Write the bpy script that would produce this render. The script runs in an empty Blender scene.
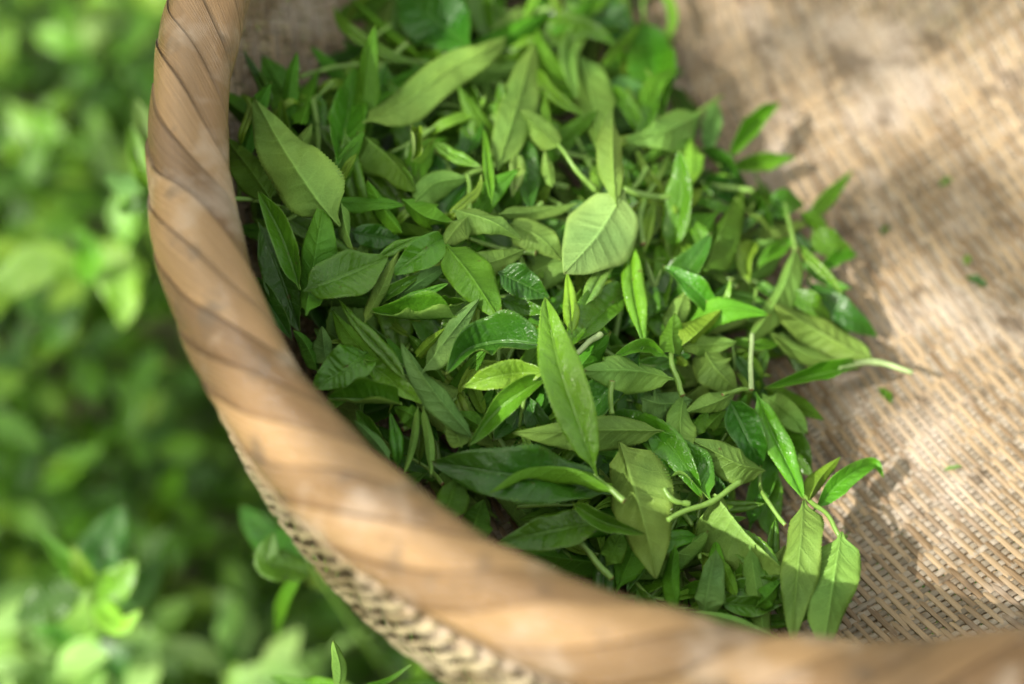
import bpy, math, random
import numpy as np
from mathutils import Vector, Matrix

S = 0.01                      # everything below is written in centimetres
R = math.radians
rng = np.random.default_rng(7)
random.seed(7)
scn = bpy.context.scene
col = scn.collection

# ------------------------------------------------------------------ camera
FOV = R(34.0)
F = 512 / math.tan(FOV / 2)
PITCH = R(58.85)
CAM = np.array([-9.92, -36.32, 43.65])
cam = bpy.data.cameras.new('camera')
camo = bpy.data.objects.new('camera', cam)
col.objects.link(camo)
camo.location = CAM * S
camo.rotation_euler = (math.pi / 2 - PITCH, 0, 0)
cam.sensor_width = 36
cam.angle = FOV
cam.clip_start = 0.02
cam.clip_end = 400
cam.dof.use_dof = True
cam.dof.focus_distance = 56.9 * S
cam.dof.aperture_fstop = 3.1
scn.camera = camo
fw = np.array([0, math.cos(PITCH), -math.sin(PITCH)])
up = np.array([0, math.sin(PITCH), math.cos(PITCH)])
rt = np.array([1.0, 0, 0])

# ------------------------------------------------------------------ light
SUN_AZ, SUN_EL = -60.0, 45.0          # az 0 = behind the camera, minus = to its left
a, e = R(SUN_AZ), R(SUN_EL)
SUN = np.array([math.sin(a) * math.cos(e), -math.cos(a) * math.cos(e), math.sin(e)])
sun = bpy.data.lights.new('sun', 'SUN')
sun.energy = 2.5
sun.angle = R(0.53)
sun.color = (1.0, 0.93, 0.86)
suno = bpy.data.objects.new('sun', sun)
suno.rotation_euler = Vector(SUN).to_track_quat('Z', 'Y').to_euler()
suno.location = SUN * 3
col.objects.link(suno)
w = bpy.data.worlds.new('World')
scn.world = w
w.use_nodes = True
nt = w.node_tree
sky = nt.nodes.new('ShaderNodeTexSky')
sky.sky_type = 'NISHITA'
sky.sun_disc = False
sky.sun_elevation = R(SUN_EL)
sky.sun_rotation = math.atan2(SUN[0], SUN[1])
sky.air_density = 1.0
sky.dust_density = 3.0
sky.ozone_density = 0.6
hs = nt.nodes.new('ShaderNodeHueSaturation')
hs.inputs['Saturation'].default_value = 0.30
nt.links.new(sky.outputs[0], hs.inputs['Color'])
bg = nt.nodes['Background']
tint = nt.nodes.new('ShaderNodeMix'); tint.data_type = 'RGBA'; tint.blend_type = 'MULTIPLY'
tint.inputs[0].default_value = 1.0
tint.inputs[7].default_value = (1.0, 0.96, 0.80, 1)      # daylight balance of the camera
nt.links.new(hs.outputs[0], tint.inputs[6])
nt.links.new(tint.outputs[2], bg.inputs[0])
bg.inputs[1].default_value = 0.15
vs = scn.view_settings
vs.view_transform = 'Standard'
vs.look = 'None'
vs.exposure = 1.58
vs.gamma = 1.0
scn.cycles.max_bounces = 8
scn.cycles.transparent_max_bounces = 8
scn.cycles.sample_clamp_indirect = 6

# ------------------------------------------------------------------ helpers
def nrm(v):
    return v / np.maximum(np.linalg.norm(v, axis=-1, keepdims=True), 1e-9)

def ray(u, v):
    return fw + rt * (u - 512) / F + up * (342 - v) / F

def at(u, v, z):
    d = ray(u, v)
    return CAM + d * ((z - CAM[2]) / d[2])

DEPTH = 12.0
RM, ZM = 21.85, -3.2                 # widest place of the wall, a little below the rim
def bowl(r):
    """inner height of floor and lower wall at radius r (up to the belly of the wall)"""
    return ZM - (DEPTH + ZM) * np.power(np.maximum(1 - np.minimum(r / RM, 1) ** 2.8, 0), 1 / 2.05)
def wall_r(z):
    """inner radius at height z"""
    if z >= ZM: return RM - (RM - 21.0) * min(1.0, (z - ZM) / -ZM) ** 2
    return RM * max(0.0, 1 - min(1, (ZM - z) / (DEPTH + ZM)) ** 2.05) ** (1 / 2.8)

def oval(th):
    """the hoop is slightly out of round"""
    return 1 - .0049 * np.cos(2 * th) - .0045 * np.sin(2 * th) + .0027 * np.sin(3 * th) - .0091 * np.cos(4 * th) + .0024 * np.sin(4 * th)

def mesh(name, V, faces, mats=(), fmat=None, uv=None, smooth=True, attr=None):
    """faces: (n,4) int array, or list of such arrays."""
    me = bpy.data.meshes.new(name)
    V = np.asarray(V, dtype=np.float32) * S
    Fc = np.asarray(faces, dtype=np.int32)
    n = len(Fc)
    k = Fc.shape[1]
    me.vertices.add(len(V))
    me.vertices.foreach_set('co', V.ravel())
    me.loops.add(n * k)
    me.loops.foreach_set('vertex_index', Fc.ravel())
    me.polygons.add(n)
    me.polygons.foreach_set('loop_start', np.arange(0, n * k, k, dtype=np.int32))
    me.polygons.foreach_set('loop_total', np.full(n, k, dtype=np.int32))
    if smooth:
        me.polygons.foreach_set('use_smooth', np.ones(n, dtype=bool))
    for m in mats:
        me.materials.append(m)
    if fmat is not None:
        me.polygons.foreach_set('material_index', np.asarray(fmat, dtype=np.int32))
    me.update(calc_edges=True)
    if uv is not None:
        l = me.uv_layers.new(name='UVMap')
        l.data.foreach_set('uv', np.asarray(uv, dtype=np.float32)[Fc.ravel()].ravel())
    if attr:
        for an, av in attr.items():
            at_ = me.attributes.new(an, 'FLOAT', 'POINT')
            at_.data.foreach_set('value', np.asarray(av, dtype=np.float32))
    me.validate()
    return me

def link(name, me, parent=None, loc=None):
    o = bpy.data.objects.new(name, me)
    col.objects.link(o)
    if parent is not None:
        o.parent = parent
        if loc is None:
            o.location = -np.array(parent.location)
    return o

def tag(o, label=None, cat=None, group=None, kind=None):
    if label: o['label'] = label
    if cat: o['category'] = cat
    if group: o['group'] = group
    if kind: o['kind'] = kind
    return o

def empty(name, loc, label, cat, group=None):
    o = bpy.data.objects.new(name, None)
    o.empty_display_size = 0.01
    o.location = np.asarray(loc) * S
    col.objects.link(o)
    return tag(o, label, cat, group)

def grid_faces(nu, nv, off=0, closed_u=False, closed_v=False):
    iu = np.arange(nu if closed_u else nu - 1)
    iv = np.arange(nv if closed_v else nv - 1)
    A, B = np.meshgrid(iu, iv, indexing='ij')
    A, B = A.ravel(), B.ravel()
    A2, B2 = (A + 1) % nu, (B + 1) % nv
    return np.stack([A * nv + B, A2 * nv + B, A2 * nv + B2, A * nv + B2], -1) + off

def spline(P, n):
    """Catmull-Rom through P (k,d) resampled at n about equal arc steps."""
    P = np.asarray(P, float)
    if len(P) == 2:
        t = np.linspace(0, 1, n)[:, None]
        return P[0] * (1 - t) + P[1] * t
    Q = np.vstack([2 * P[0] - P[1], P, 2 * P[-1] - P[-2]])
    out = []
    for i in range(len(P) - 1):
        p0, p1, p2, p3 = Q[i:i + 4]
        t = np.linspace(0, 1, 24, endpoint=False)[:, None]
        out.append(0.5 * (2 * p1 + (p2 - p0) * t + (2 * p0 - 5 * p1 + 4 * p2 - p3) * t ** 2 + (3 * p1 - p0 - 3 * p2 + p3) * t ** 3))
    out = np.vstack(out + [P[-1:]])
    s = np.r_[0, np.cumsum(np.linalg.norm(np.diff(out, axis=0), axis=1))]
    q = np.linspace(0, s[-1], n)
    return np.stack([np.interp(q, s, out[:, k]) for k in range(out.shape[1])], -1)

def tube(P, rad, n=16, seg=8):
    """tapered round stem through 3-D points; returns V, faces (caps included as thin quads)."""
    C_ = spline(P, n)
    T = nrm(np.gradient(C_, axis=0))
    ref = np.array([0.3, 0.2, 1.0])
    A = nrm(np.cross(T, ref)); B = np.cross(T, A)
    rr = np.interp(np.linspace(0, 1, n), np.linspace(0, 1, len(rad)), rad)
    rr = np.r_[rr[0] * .55, rr, rr[-1] * .55]
    C2 = np.vstack([C_[0] - T[0] * rr[0] * .3, C_, C_[-1] + T[-1] * rr[-1] * .3])
    A = np.vstack([A[:1], A, A[-1:]]); B = np.vstack([B[:1], B, B[-1:]])
    th = np.linspace(0, 2 * math.pi, seg, endpoint=False)
    V = C2[:, None] + rr[:, None, None] * (A[:, None] * np.cos(th)[None, :, None] + B[:, None] * np.sin(th)[None, :, None])
    m = len(C2)
    fc = grid_faces(m, seg, 0, False, True)
    k = (m - 1) * seg
    caps = [[0, 1, 2, 3], [0, 3, 4, 7], [4, 5, 6, 7]] + [[k + 3, k + 2, k + 1, k], [k + 7, k + 4, k + 3, k], [k + 7, k + 6, k + 5, k + 4]]
    if seg != 8: caps = []
    if caps: fc = np.vstack([fc, caps])
    return V.reshape(-1, 3), fc

# ------------------------------------------------------------------ materials
def new_mat(name):
    m = bpy.data.materials.new(name)
    m.use_nodes = True
    n = m.node_tree
    return m, n, n.nodes, n.links, n.nodes['Principled BSDF']

def math_n(nt, op, a, b=None, c=None):
    n = nt.nodes.new('ShaderNodeMath'); n.operation = op
    for i, x in enumerate((a, b, c)):
        if x is None: continue
        if isinstance(x, (int, float)): n.inputs[i].default_value = x
        else: nt.links.new(x, n.inputs[i])
    return n.outputs[0]

def ramp_n(nt, fac, stops):
    n = nt.nodes.new('ShaderNodeValToRGB')
    while len(n.color_ramp.elements) < len(stops): n.color_ramp.elements.new(0.5)
    for el, (p, c) in zip(n.color_ramp.elements, stops):
        el.position = p; el.color = (c[0], c[1], c[2], 1)
    nt.links.new(fac, n.inputs[0])
    return n.outputs[0]

def noise_n(nt, vec, scale, detail=3, rough=0.55):
    n = nt.nodes.new('ShaderNodeTexNoise')
    n.inputs['Scale'].default_value = scale
    n.inputs['Detail'].default_value = detail
    n.inputs['Roughness'].default_value = rough
    if vec is not None: nt.links.new(vec, n.inputs['Vector'])
    return n.outputs['Fac']

def mix_n(nt, fac, a, b, mode='MIX'):
    n = nt.nodes.new('ShaderNodeMix'); n.data_type = 'RGBA'; n.blend_type = mode
    for sock, x in ((n.inputs[0], fac), (n.inputs[6], a), (n.inputs[7], b)):
        if isinstance(x, (int, float)): sock.default_value = x
        elif isinstance(x, tuple): sock.default_value = (x[0], x[1], x[2], 1)
        else: nt.links.new(x, sock)
    return n.outputs[2]

def map_n(nt, vec, scale):
    n = nt.nodes.new('ShaderNodeMapping'); n.inputs['Scale'].default_value = scale
    nt.links.new(vec, n.inputs['Vector']); return n.outputs[0]

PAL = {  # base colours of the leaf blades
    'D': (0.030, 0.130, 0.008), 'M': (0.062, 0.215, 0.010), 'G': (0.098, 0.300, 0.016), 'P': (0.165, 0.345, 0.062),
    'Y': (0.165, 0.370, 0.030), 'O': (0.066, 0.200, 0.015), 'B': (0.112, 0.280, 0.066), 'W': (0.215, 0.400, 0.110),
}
def leaf_material(name, c, under):
    m, nt, N, L, b = new_mat(name)
    uv = N.new('ShaderNodeUVMap'); uv.uv_map = 'UVMap'
    sp = N.new('ShaderNodeSeparateXYZ'); L.new(uv.outputs[0], sp.inputs[0])
    t = sp.outputs[0]
    s = math_n(nt, 'ABSOLUTE', math_n(nt, 'MULTIPLY_ADD', sp.outputs[1], 2.0, -1.0))
    oi = N.new('ShaderNodeObjectInfo')
    tc = N.new('ShaderNodeTexCoord')
    ns = noise_n(nt, tc.outputs['Object'], 90, 3)
    wob = math_n(nt, 'MULTIPLY', math_n(nt, 'SUBTRACT', ns, 0.5), 0.10)
    ph = math_n(nt, 'ADD', math_n(nt, 'SUBTRACT', t, math_n(nt, 'MULTIPLY', s, 0.13)), wob)
    fr = math_n(nt, 'FRACT', math_n(nt, 'MULTIPLY', ph, 9.0))
    dist = math_n(nt, 'ABSOLUTE', math_n(nt, 'SUBTRACT', fr, 0.5))            # 0 on the vein
    vein = math_n(nt, 'SUBTRACT', 1.0, math_n(nt, 'MULTIPLY', dist, 9.0)); vein = math_n(nt, 'MAXIMUM', vein, 0.0)
    vein = math_n(nt, 'MULTIPLY', vein, math_n(nt, 'SUBTRACT', 1.0, math_n(nt, 'MULTIPLY', s, 0.9)))
    mid = math_n(nt, 'MAXIMUM', math_n(nt, 'SUBTRACT', 1.0, math_n(nt, 'MULTIPLY', s, 13.0)), 0.0)
    vm = math_n(nt, 'MINIMUM', math_n(nt, 'ADD', math_n(nt, 'MULTIPLY', vein, 0.32 if under else 0.20), math_n(nt, 'MULTIPLY', mid, 0.75)), 1.0)
    n2 = noise_n(nt, tc.outputs['Object'], 55, 4)
    n3 = noise_n(nt, tc.outputs['Object'], 420, 2)
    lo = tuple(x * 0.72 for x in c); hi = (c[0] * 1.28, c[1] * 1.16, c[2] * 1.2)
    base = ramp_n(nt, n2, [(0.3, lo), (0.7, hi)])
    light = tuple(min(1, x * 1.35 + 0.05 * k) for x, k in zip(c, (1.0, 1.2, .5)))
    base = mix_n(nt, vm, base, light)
    vo = N.new('ShaderNodeTexVoronoi'); vo.feature = 'DISTANCE_TO_EDGE'; vo.inputs['Scale'].default_value = 620
    L.new(tc.outputs['Object'], vo.inputs['Vector'])
    net = math_n(nt, 'MAXIMUM', math_n(nt, 'SUBTRACT', 1.0, math_n(nt, 'MULTIPLY', vo.outputs[0], 9.0)), 0.0)   # fine net of veins
    base = mix_n(nt, math_n(nt, 'MULTIPLY', net, 0.22 if under else 0.14), base, light)
    patch = ramp_n(nt, noise_n(nt, tc.outputs['Object'], 33, 2), [(0.35, (0, 0, 0)), (0.75, (.5, .5, .5))])
    base = mix_n(nt, patch, base, (c[0] * 1.5 + .015, c[1] * 1.12, c[2] * .9))
    spot = ramp_n(nt, noise_n(nt, tc.outputs['Object'], 210, 2, .4), [(0.735, (0, 0, 0)), (0.775, (.75, .75, .75))])
    base = mix_n(nt, spot, base, (0.10, 0.075, 0.02))
    tipb = math_n(nt, 'MULTIPLY', math_n(nt, 'MULTIPLY', math_n(nt, 'MAXIMUM', math_n(nt, 'SUBTRACT', t, 0.955), 0.0), 22.0), oi.outputs['Random'])
    base = mix_n(nt, tipb, base, (0.12, 0.085, 0.02))
    edge = math_n(nt, 'MULTIPLY', math_n(nt, 'POWER', s, 8.0), 0.35)
    base = mix_n(nt, edge, base, (c[0] * 1.5 + .03, c[1] * 1.25 + .03, c[2]))
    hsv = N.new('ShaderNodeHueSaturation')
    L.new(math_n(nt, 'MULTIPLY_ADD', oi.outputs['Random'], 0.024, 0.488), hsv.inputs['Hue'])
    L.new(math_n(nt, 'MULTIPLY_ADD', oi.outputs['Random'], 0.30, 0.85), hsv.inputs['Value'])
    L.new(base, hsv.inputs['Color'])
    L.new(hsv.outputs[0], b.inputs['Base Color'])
    b.inputs['Roughness'].default_value = 0.52 if under else 0.30
    b.inputs['Specular IOR Level'].default_value = 0.25 if under else 0.55
    bump = N.new('ShaderNodeBump'); bump.inputs['Strength'].default_value = 0.75; bump.inputs['Distance'].default_value = 0.0009
    n4 = noise_n(nt, tc.outputs['Object'], 170 if under else 260, 2)
    hgt = math_n(nt, 'ADD', math_n(nt, 'MULTIPLY', vm, 0.9 if under else -0.9), math_n(nt, 'ADD', math_n(nt, 'MULTIPLY', net, 0.12 if under else -0.10), math_n(nt, 'MULTIPLY', n4, 0.5 if under else 0.9)))
    L.new(hgt, bump.inputs['Height']); L.new(bump.outputs[0], b.inputs['Normal'])
    tr = N.new('ShaderNodeBsdfTranslucent')
    tcol = mix_n(nt, 0.5, hsv.outputs[0], (0.30, 0.55, 0.03)); L.new(tcol, tr.inputs[0])
    mx = N.new('ShaderNodeMixShader'); mx.inputs[0].default_value = 0.26
    L.new(b.outputs[0], mx.inputs[1]); L.new(tr.outputs[0], mx.inputs[2])
    L.new(mx.outputs[0], N['Material Output'].inputs[0])
    return m
LM = {}
for k, c in PAL.items():
    LM[k, 't'] = leaf_material('leaf_upper_' + k, c, False)
    LM[k, 'u'] = leaf_material('leaf_under_' + k, c, True)

def stem_material(name, c):
    m, nt, N, L, b = new_mat(name)
    tc = N.new('ShaderNodeTexCoord')
    n = noise_n(nt, tc.outputs['Object'], 160, 3)
    L.new(ramp_n(nt, n, [(0.3, tuple(x * .8 for x in c)), (0.7, tuple(x * 1.2 for x in c))]), b.inputs['Base Color'])
    b.inputs['Roughness'].default_value = 0.38
    bump = N.new('ShaderNodeBump'); bump.inputs['Strength'].default_value = 0.3; bump.inputs['Distance'].default_value = 0.0004
    L.new(n, bump.inputs['Height']); L.new(bump.outputs[0], b.inputs['Normal'])
    return m
SM = {'g': stem_material('stem_green', (0.16, 0.30, 0.05)), 'w': stem_material('stem_pale', (0.30, 0.42, 0.17)), 'c': stem_material('stem_cut_end', (0.20, 0.15, 0.06)),
      'd': stem_material('stem_dark', (0.05, 0.15, 0.015)), 'b': stem_material('stem_bark', (0.10, 0.075, 0.045))}

def bamboo_material(name, c_lo, c_hi, rough, grain, wear):
    m, nt, N, L, b = new_mat(name)
    uv = N.new('ShaderNodeUVMap'); uv.uv_map = 'UVMap'
    at_ = N.new('ShaderNodeAttribute'); at_.attribute_name = 'tone'
    tc = N.new('ShaderNodeTexCoord')
    g1 = noise_n(nt, map_n(nt, uv.outputs[0], grain), 1.0, 4, 0.6)
    g2 = noise_n(nt, tc.outputs['Object'], 26, 4, 0.6)
    mixv = math_n(nt, 'ADD', math_n(nt, 'MULTIPLY', g1, 0.62), math_n(nt, 'MULTIPLY', at_.outputs['Fac'], 0.48))
    c = ramp_n(nt, mixv, [(0.28, c_lo), (0.72, c_hi)])
    wf = ramp_n(nt, g2, [(0.50, (0, 0, 0)), (0.64, (wear, wear, wear))])
    c = mix_n(nt, wf, c, (0.52, 0.45, 0.37))
    df = ramp_n(nt, noise_n(nt, tc.outputs['Object'], 60, 3), [(0.30, (0.7, 0.7, 0.7)), (0.41, (0, 0, 0))])
    c = mix_n(nt, df, c, (0.10, 0.07, 0.04))
    L.new(c, b.inputs['Base Color'])
    L.new(math_n(nt, 'MULTIPLY_ADD', g1, 0.25, rough - 0.12), b.inputs['Roughness'])
    b.inputs['Specular IOR Level'].default_value = 0.5
    bump = N.new('ShaderNodeBump'); bump.inputs['Strength'].default_value = 0.75; bump.inputs['Distance'].default_value = 0.0008
    L.new(g1, bump.inputs['Height']); L.new(bump.outputs[0], b.inputs['Normal'])
    return m
WEFT = bamboo_material('bamboo_weft', (0.145, 0.092, 0.042), (0.37, 0.275, 0.16), 0.45, (0.6, 18, 1), 0.5)
WARP = bamboo_material('bamboo_warp', (0.165, 0.135, 0.09), (0.36, 0.31, 0.235), 0.45, (0.6, 18, 1), 0.6)
RIM = bamboo_material('bamboo_rim', (0.088, 0.046, 0.016), (0.285, 0.178, 0.080), 0.24, (0.45, 22, 1), 0.36)
SKIN = bamboo_material('bamboo_outer_skin', (0.16, 0.12, 0.06), (0.37, 0.31, 0.18), 0.42, (0.6, 14, 1), 0.3)

# ================================================================== SETTING
# ground: one sheet of soil and moss far below the basket
def ground_material():
    m, nt, N, L, b = new_mat('soil_and_moss')
    tc = N.new('ShaderNodeTexCoord')
    n = noise_n(nt, tc.outputs['Object'], 9, 6)
    n2 = noise_n(nt, tc.outputs['Object'], 70, 4)
    c = ramp_n(nt, n, [(0.35, (0.035, 0.026, 0.015)), (0.5, (0.05, 0.065, 0.018)), (0.68, (0.09, 0.13, 0.03))])
    c = mix_n(nt, math_n(nt, 'MULTIPLY', n2, 0.5), c, (0.10, 0.085, 0.05))
    L.new(c, b.inputs['Base Color']); b.inputs['Roughness'].default_value = 0.95
    bump = N.new('ShaderNodeBump'); bump.inputs['Distance'].default_value = 0.01
    L.new(n2, bump.inputs['Height']); L.new(bump.outputs[0], b.inputs['Normal'])
    return m
GZ = -62.0
gx = np.r_[np.linspace(-6000, -260, 8), np.linspace(-220, 220, 80), np.linspace(260, 6000, 8)]
X, Y = np.meshgrid(gx, gx, indexing='ij')
Z = GZ + 1.6 * np.sin(X * .07 + 1) * np.cos(Y * .06) * (np.hypot(X, Y) < 240) + rng.normal(size=X.shape) * .35
g = link('ground', mesh('ground', np.stack([X, Y, Z], -1).reshape(-1, 3), grid_faces(len(gx), len(gx)), [ground_material()]))
tag(g, 'dark soil and moss under the tea bushes', 'ground', kind='structure')

# ================================================================== BASKET
basket = empty('bamboo_basket', (0, 0, -DEPTH), 'round woven bamboo basket with a wrapped tan rim holding picked tea leaves', 'basket')

# woven body: two sets of strips, crossing at right angles and curving up from the floor into the wall
UA = R(-60.0)
uvec = np.array([math.cos(UA), math.sin(UA)]); vvec = np.array([-math.sin(UA), math.cos(UA)])
_q = np.linspace(0, 1, 6000)
_r0 = RM * np.sin(_q * math.pi / 2)
_z0 = bowl(_r0)
_zt = np.linspace(ZM, 0.0, 400)[1:]
_rr = np.r_[_r0, [wall_r(z) for z in _zt]]
_zz = np.r_[_z0, _zt]
_ss = np.r_[0, np.cumsum(np.hypot(np.diff(_rr), np.diff(_zz)))]
_g = np.linspace(0, _ss[-1], 4000)                     # even steps along the profile
_rr, _zz, _ss = np.interp(_g, _ss, _rr), np.interp(_g, _ss, _zz), _g
_dr, _dz = np.gradient(_rr), np.gradient(_zz)
_k = np.ones(61) / 61
_dr = np.convolve(np.pad(_dr, 30, mode='edge'), _k, 'valid'); _dz = np.convolve(np.pad(_dz, 30, mode='edge'), _k, 'valid')
_rho = np.where(_ss < 14, _ss, 14 + (_ss - 14) * 0.90)
RHO = _rho[-1]
def bend(A, B):
    """flat mat coordinates (A along u, B along v) -> point and inward normal on the bowl"""
    rho = np.hypot(A, B)
    r = np.interp(rho, _rho, _rr)
    k = np.where(rho > 1e-6, r / np.maximum(rho, 1e-6), 1.0)
    x = (A * uvec[0] + B * vvec[0]) * k
    y = (A * uvec[1] + B * vvec[1]) * k
    ov = 1 + (oval(np.arctan2(y, x)) - 1) * np.clip((r - 12) / 8, 0, 1)
    x = x * ov; y = y * ov
    z = np.interp(rho, _rho, _zz)
    dr = np.interp(rho, _rho, _dr); dz = np.interp(rho, _rho, _dz)
    q = np.maximum(r, 1e-6)
    n = nrm(np.stack([-dz * x / q, -dz * y / q, dr], -1))
    return np.stack([x, y, z], -1), n
PW, PV = 0.225, 0.265                                     # pitch of the weft rods and of the warp strips
def smooth_sq(x, k=2.6):
    return np.tanh(k * x) / math.tanh(k)
VV, FF, UU, TT = [], [], [], []
off = 0
nw = int(RHO / PW)
BOW = 0.0136
def bow(A): return BOW * (A - 10.0) ** 2 / 2            # the rods fan a little, steeper towards the far wall
_As = np.linspace(-RHO, RHO, 3000)
for ii in range(-nw - 52, nw + 1):
    b0 = ii * PW
    ok = np.hypot(_As, b0 + bow(_As)) < RHO
    if ok.sum() < 60: continue
    A0_, A1_ = _As[ok][0], _As[ok][-1]
    L_ = (A1_ - A0_) / 2
    n = int(2 * L_ / 0.125)
    A = np.linspace(A0_, A1_, n)
    wav = 0.022 * np.sin(A * 0.8 + ii * 1.7) + rng.normal() * 0.012
    B = b0 + bow(A) + wav
    j = A / PV
    sh = (ii % 2) * 4.5 + (ii // 2) * 0.34 + rng.normal() * 0.22
    sq_ = np.clip(smooth_sq(np.cos((j + sh) * 2 * math.pi / 9) + .30), -1, 1)
    h = 0.052 * sq_ + rng.normal() * .008
    P, Nn = bend(A, B)
    P2, _ = bend(A, B + 0.02)
    side = nrm(P2 - P)
    hw = 0.5 * PW * (1.06 + 0.09 * rng.normal() + .07 * sq_) * (1 + .06 * np.sin(A * 1.3 + ii))
    th = 0.030
    hw = np.clip(hw, .08, .145)
    prof = [(-1.0, -0.6), (-0.72, 0.75), (0.0, 1.0), (0.72, 0.75), (1.0, -0.6), (0, -1.0)]
    ring = [P + side * (c * hw)[:, None] + Nn * (h + d * th)[:, None] for c, d in prof]
    V = np.stack(ring, 1).reshape(-1, 3)
    VV.append(V); FF.append(grid_faces(n, 6, off, False, True)); off += len(V)
    tone = rng.random()
    UU.append(np.stack([np.repeat(A, 6), np.tile(np.array([0, .3, .5, .7, 1, .5]) * 0.2, n) + ii * 1.37], -1))
    TT.append(np.full(len(V), tone))
weft_nf = sum(len(f) for f in FF)
nv = int(RHO / PV)
for jj in range(-nv, nv + 1):
    a0 = (jj + 0.0) * PV
    L_ = math.sqrt(max(RHO ** 2 - a0 ** 2, 0))
    if L_ < 1: continue
    n = int(2 * L_ / 0.106)
    B = np.linspace(-L_, L_, n)
    A = a0 + 0.015 * np.sin(B * 0.7 + jj)
    i = (B - bow(A)) / PW
    h = -0.028 * np.cos(i * math.pi) * np.sign(np.cos(jj * math.pi / 4.5 + .3)) + .016 + rng.normal() * .006
    P, Nn = bend(A, B)
    P2, _ = bend(A + 0.02, B)
    side = nrm(P2 - P)
    hw = 0.5 * PV * np.clip(0.95 + 0.05 * rng.normal(), .8, .99)
    prof = [(-1.0, -1.0), (-0.85, 1.0), (0.85, 1.0), (1.0, -1.0)]
    ring = [P + side * (c * hw) + Nn * (h + d * 0.022)[:, None] for c, d in prof]
    V = np.stack(ring, 1).reshape(-1, 3)
    VV.append(V); FF.append(grid_faces(n, 4, off, False, True)); off += len(V)
    UU.append(np.stack([np.repeat(B, 4), np.tile(np.array([0, .1, .9, 1]) * 0.25, n) + jj * 2.11], -1))
    TT.append(np.full(len(V), rng.random()))
FA = np.vstack(FF)
fm = np.zeros(len(FA), int); fm[weft_nf:] = 1
body = link('woven_body', mesh('woven_body', np.vstack(VV), FA, [WEFT, WARP], fm, np.vstack(UU), True, {'tone': np.concatenate(TT)}), basket)

# outer skin of the wall: wider cream splits running slantwise round the outside
VV, FF, UU, TT = [], [], [], []
off = 0
NS = 226
n = 90
prof_z = np.linspace(-1.3, -10.6, n)
prof_r = np.array([wall_r(z) for z in prof_z])
sl = np.r_[0, np.cumsum(np.hypot(np.diff(prof_z), np.diff(prof_r)))]
nr_, nz_ = np.gradient(prof_z), np.gradient(prof_r)
nn_ = nrm(np.stack([-nr_, nz_], -1))                    # outward normal in (r, z)
nn_ = nn_ * np.sign(nn_[:20, 0].mean())
for k in range(NS):
    th0 = 2 * math.pi * k / NS
    thk = th0 - sl * math.tan(R(40)) / 20.5 + .004 * np.sin(sl * 1.1 + k)
    ph = sl / 0.95 + (k % 2) * .5 + (k // 2) * .11 + rng.normal() * .05
    o_ = 0.20 + 0.055 * np.cos(ph * 2 * math.pi)
    wd = 0.5 * (2 * math.pi * prof_r / NS) * math.cos(R(40)) * (0.68 + .05 * rng.normal() + 0.20 * np.cos(ph * 2 * math.pi))
    o_ = o_ + .72 * np.clip((np.mod(thk, 2 * math.pi) - R(212)) / R(35), -.3, 1.1)
    rr_, zz_ = prof_r + nn_[:, 0] * o_, prof_z + nn_[:, 1] * o_
    ov = oval(thk)
    P = np.stack([rr_ * ov * np.cos(thk), rr_ * ov * np.sin(thk), zz_], -1)
    Nn = nrm(np.stack([nn_[:, 0] * np.cos(thk), nn_[:, 0] * np.sin(thk), nn_[:, 1]], -1))
    side = nrm(np.cross(nrm(np.gradient(P, axis=0)), Nn))
    prof = [(-1.0, -1.0), (-.8, 1.0), (.8, 1.0), (1.0, -1.0)]
    V = np.stack([P + side * (c * wd)[:, None] + Nn * (d * .028) for c, d in prof], 1).reshape(-1, 3)
    VV.append(V); FF.append(grid_faces(n, 4, off, False, True)); off += len(V)
    UU.append(np.stack([np.repeat(sl, 4), np.tile(np.array([0, .1, .9, 1]) * 0.3, n) + k * 1.9], -1)); TT.append(np.full(len(V), rng.random()))
link('outer_wall', mesh('outer_wall', np.vstack(VV), np.vstack(FF), [SKIN], None, np.vstack(UU), True, {'tone': np.concatenate(TT)}), basket)

# rim: a hoop wrapped with slanting overlapping bamboo splits
NWRAP, NP, SLANT = 58, 80, -6
fs = np.array([0, .025, .05, .09, .16, .26, .38, .50, .62, .74, .84, .91, .95, .978])
nf = len(fs); NT = NWRAP * nf
pq = (np.arange(NWRAP)[:, None] + fs[None]).ravel()
jit = np.repeat(rng.normal(size=NWRAP) * .10, nf)
hsh = rng.random(NWRAP)
ps = np.linspace(0, 2 * math.pi, NP, endpoint=False)
PQ, PS = np.meshgrid(pq, ps, indexing='ij')
FR = np.tile(fs, NWRAP)[:, None] * np.ones_like(PS)
IX = np.repeat(np.arange(NWRAP), nf)[:, None] * np.ones_like(PS, int)
TH = 2 * math.pi * (PQ - SLANT * PS / (2 * math.pi)) / NWRAP
TH = TH + .010 * np.sin(TH * 9) + .008 * np.sin(TH * 23 + 1) + .006 * np.sin(PS * 2 + IX * 1.7)
lumps = np.sin(TH * 13 + .7) * .045 + np.sin(TH * 31 + 2) * .03
lift = 0.085 * (1 - FR) ** 1.3 * (0.5 + .8 * hsh[IX]) + 0.03 * np.sin(FR * math.pi) - 0.05 * np.exp(-((1 - FR) / 0.03) ** 2)
RA, RB = 1.30, 1.30
ex = 2.7                                               # the wrapped hoop is flattish, not a round tube
sq = (np.abs(np.cos(PS - .5)) ** ex + np.abs(np.sin(PS - .5)) ** ex) ** (-1 / ex) * .955
RA *= sq; RB *= sq
rad = (21.0 + (RA + lift + lumps) * np.cos(PS)) * oval(TH)
zz = (RB + lift + lumps) * np.sin(PS) + 0.10 * np.sin(TH * 5 + .4)
V = np.stack([rad * np.cos(TH), rad * np.sin(TH), zz], -1).reshape(-1, 3)
iu = np.arange(NT); iv = np.arange(NP)
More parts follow.
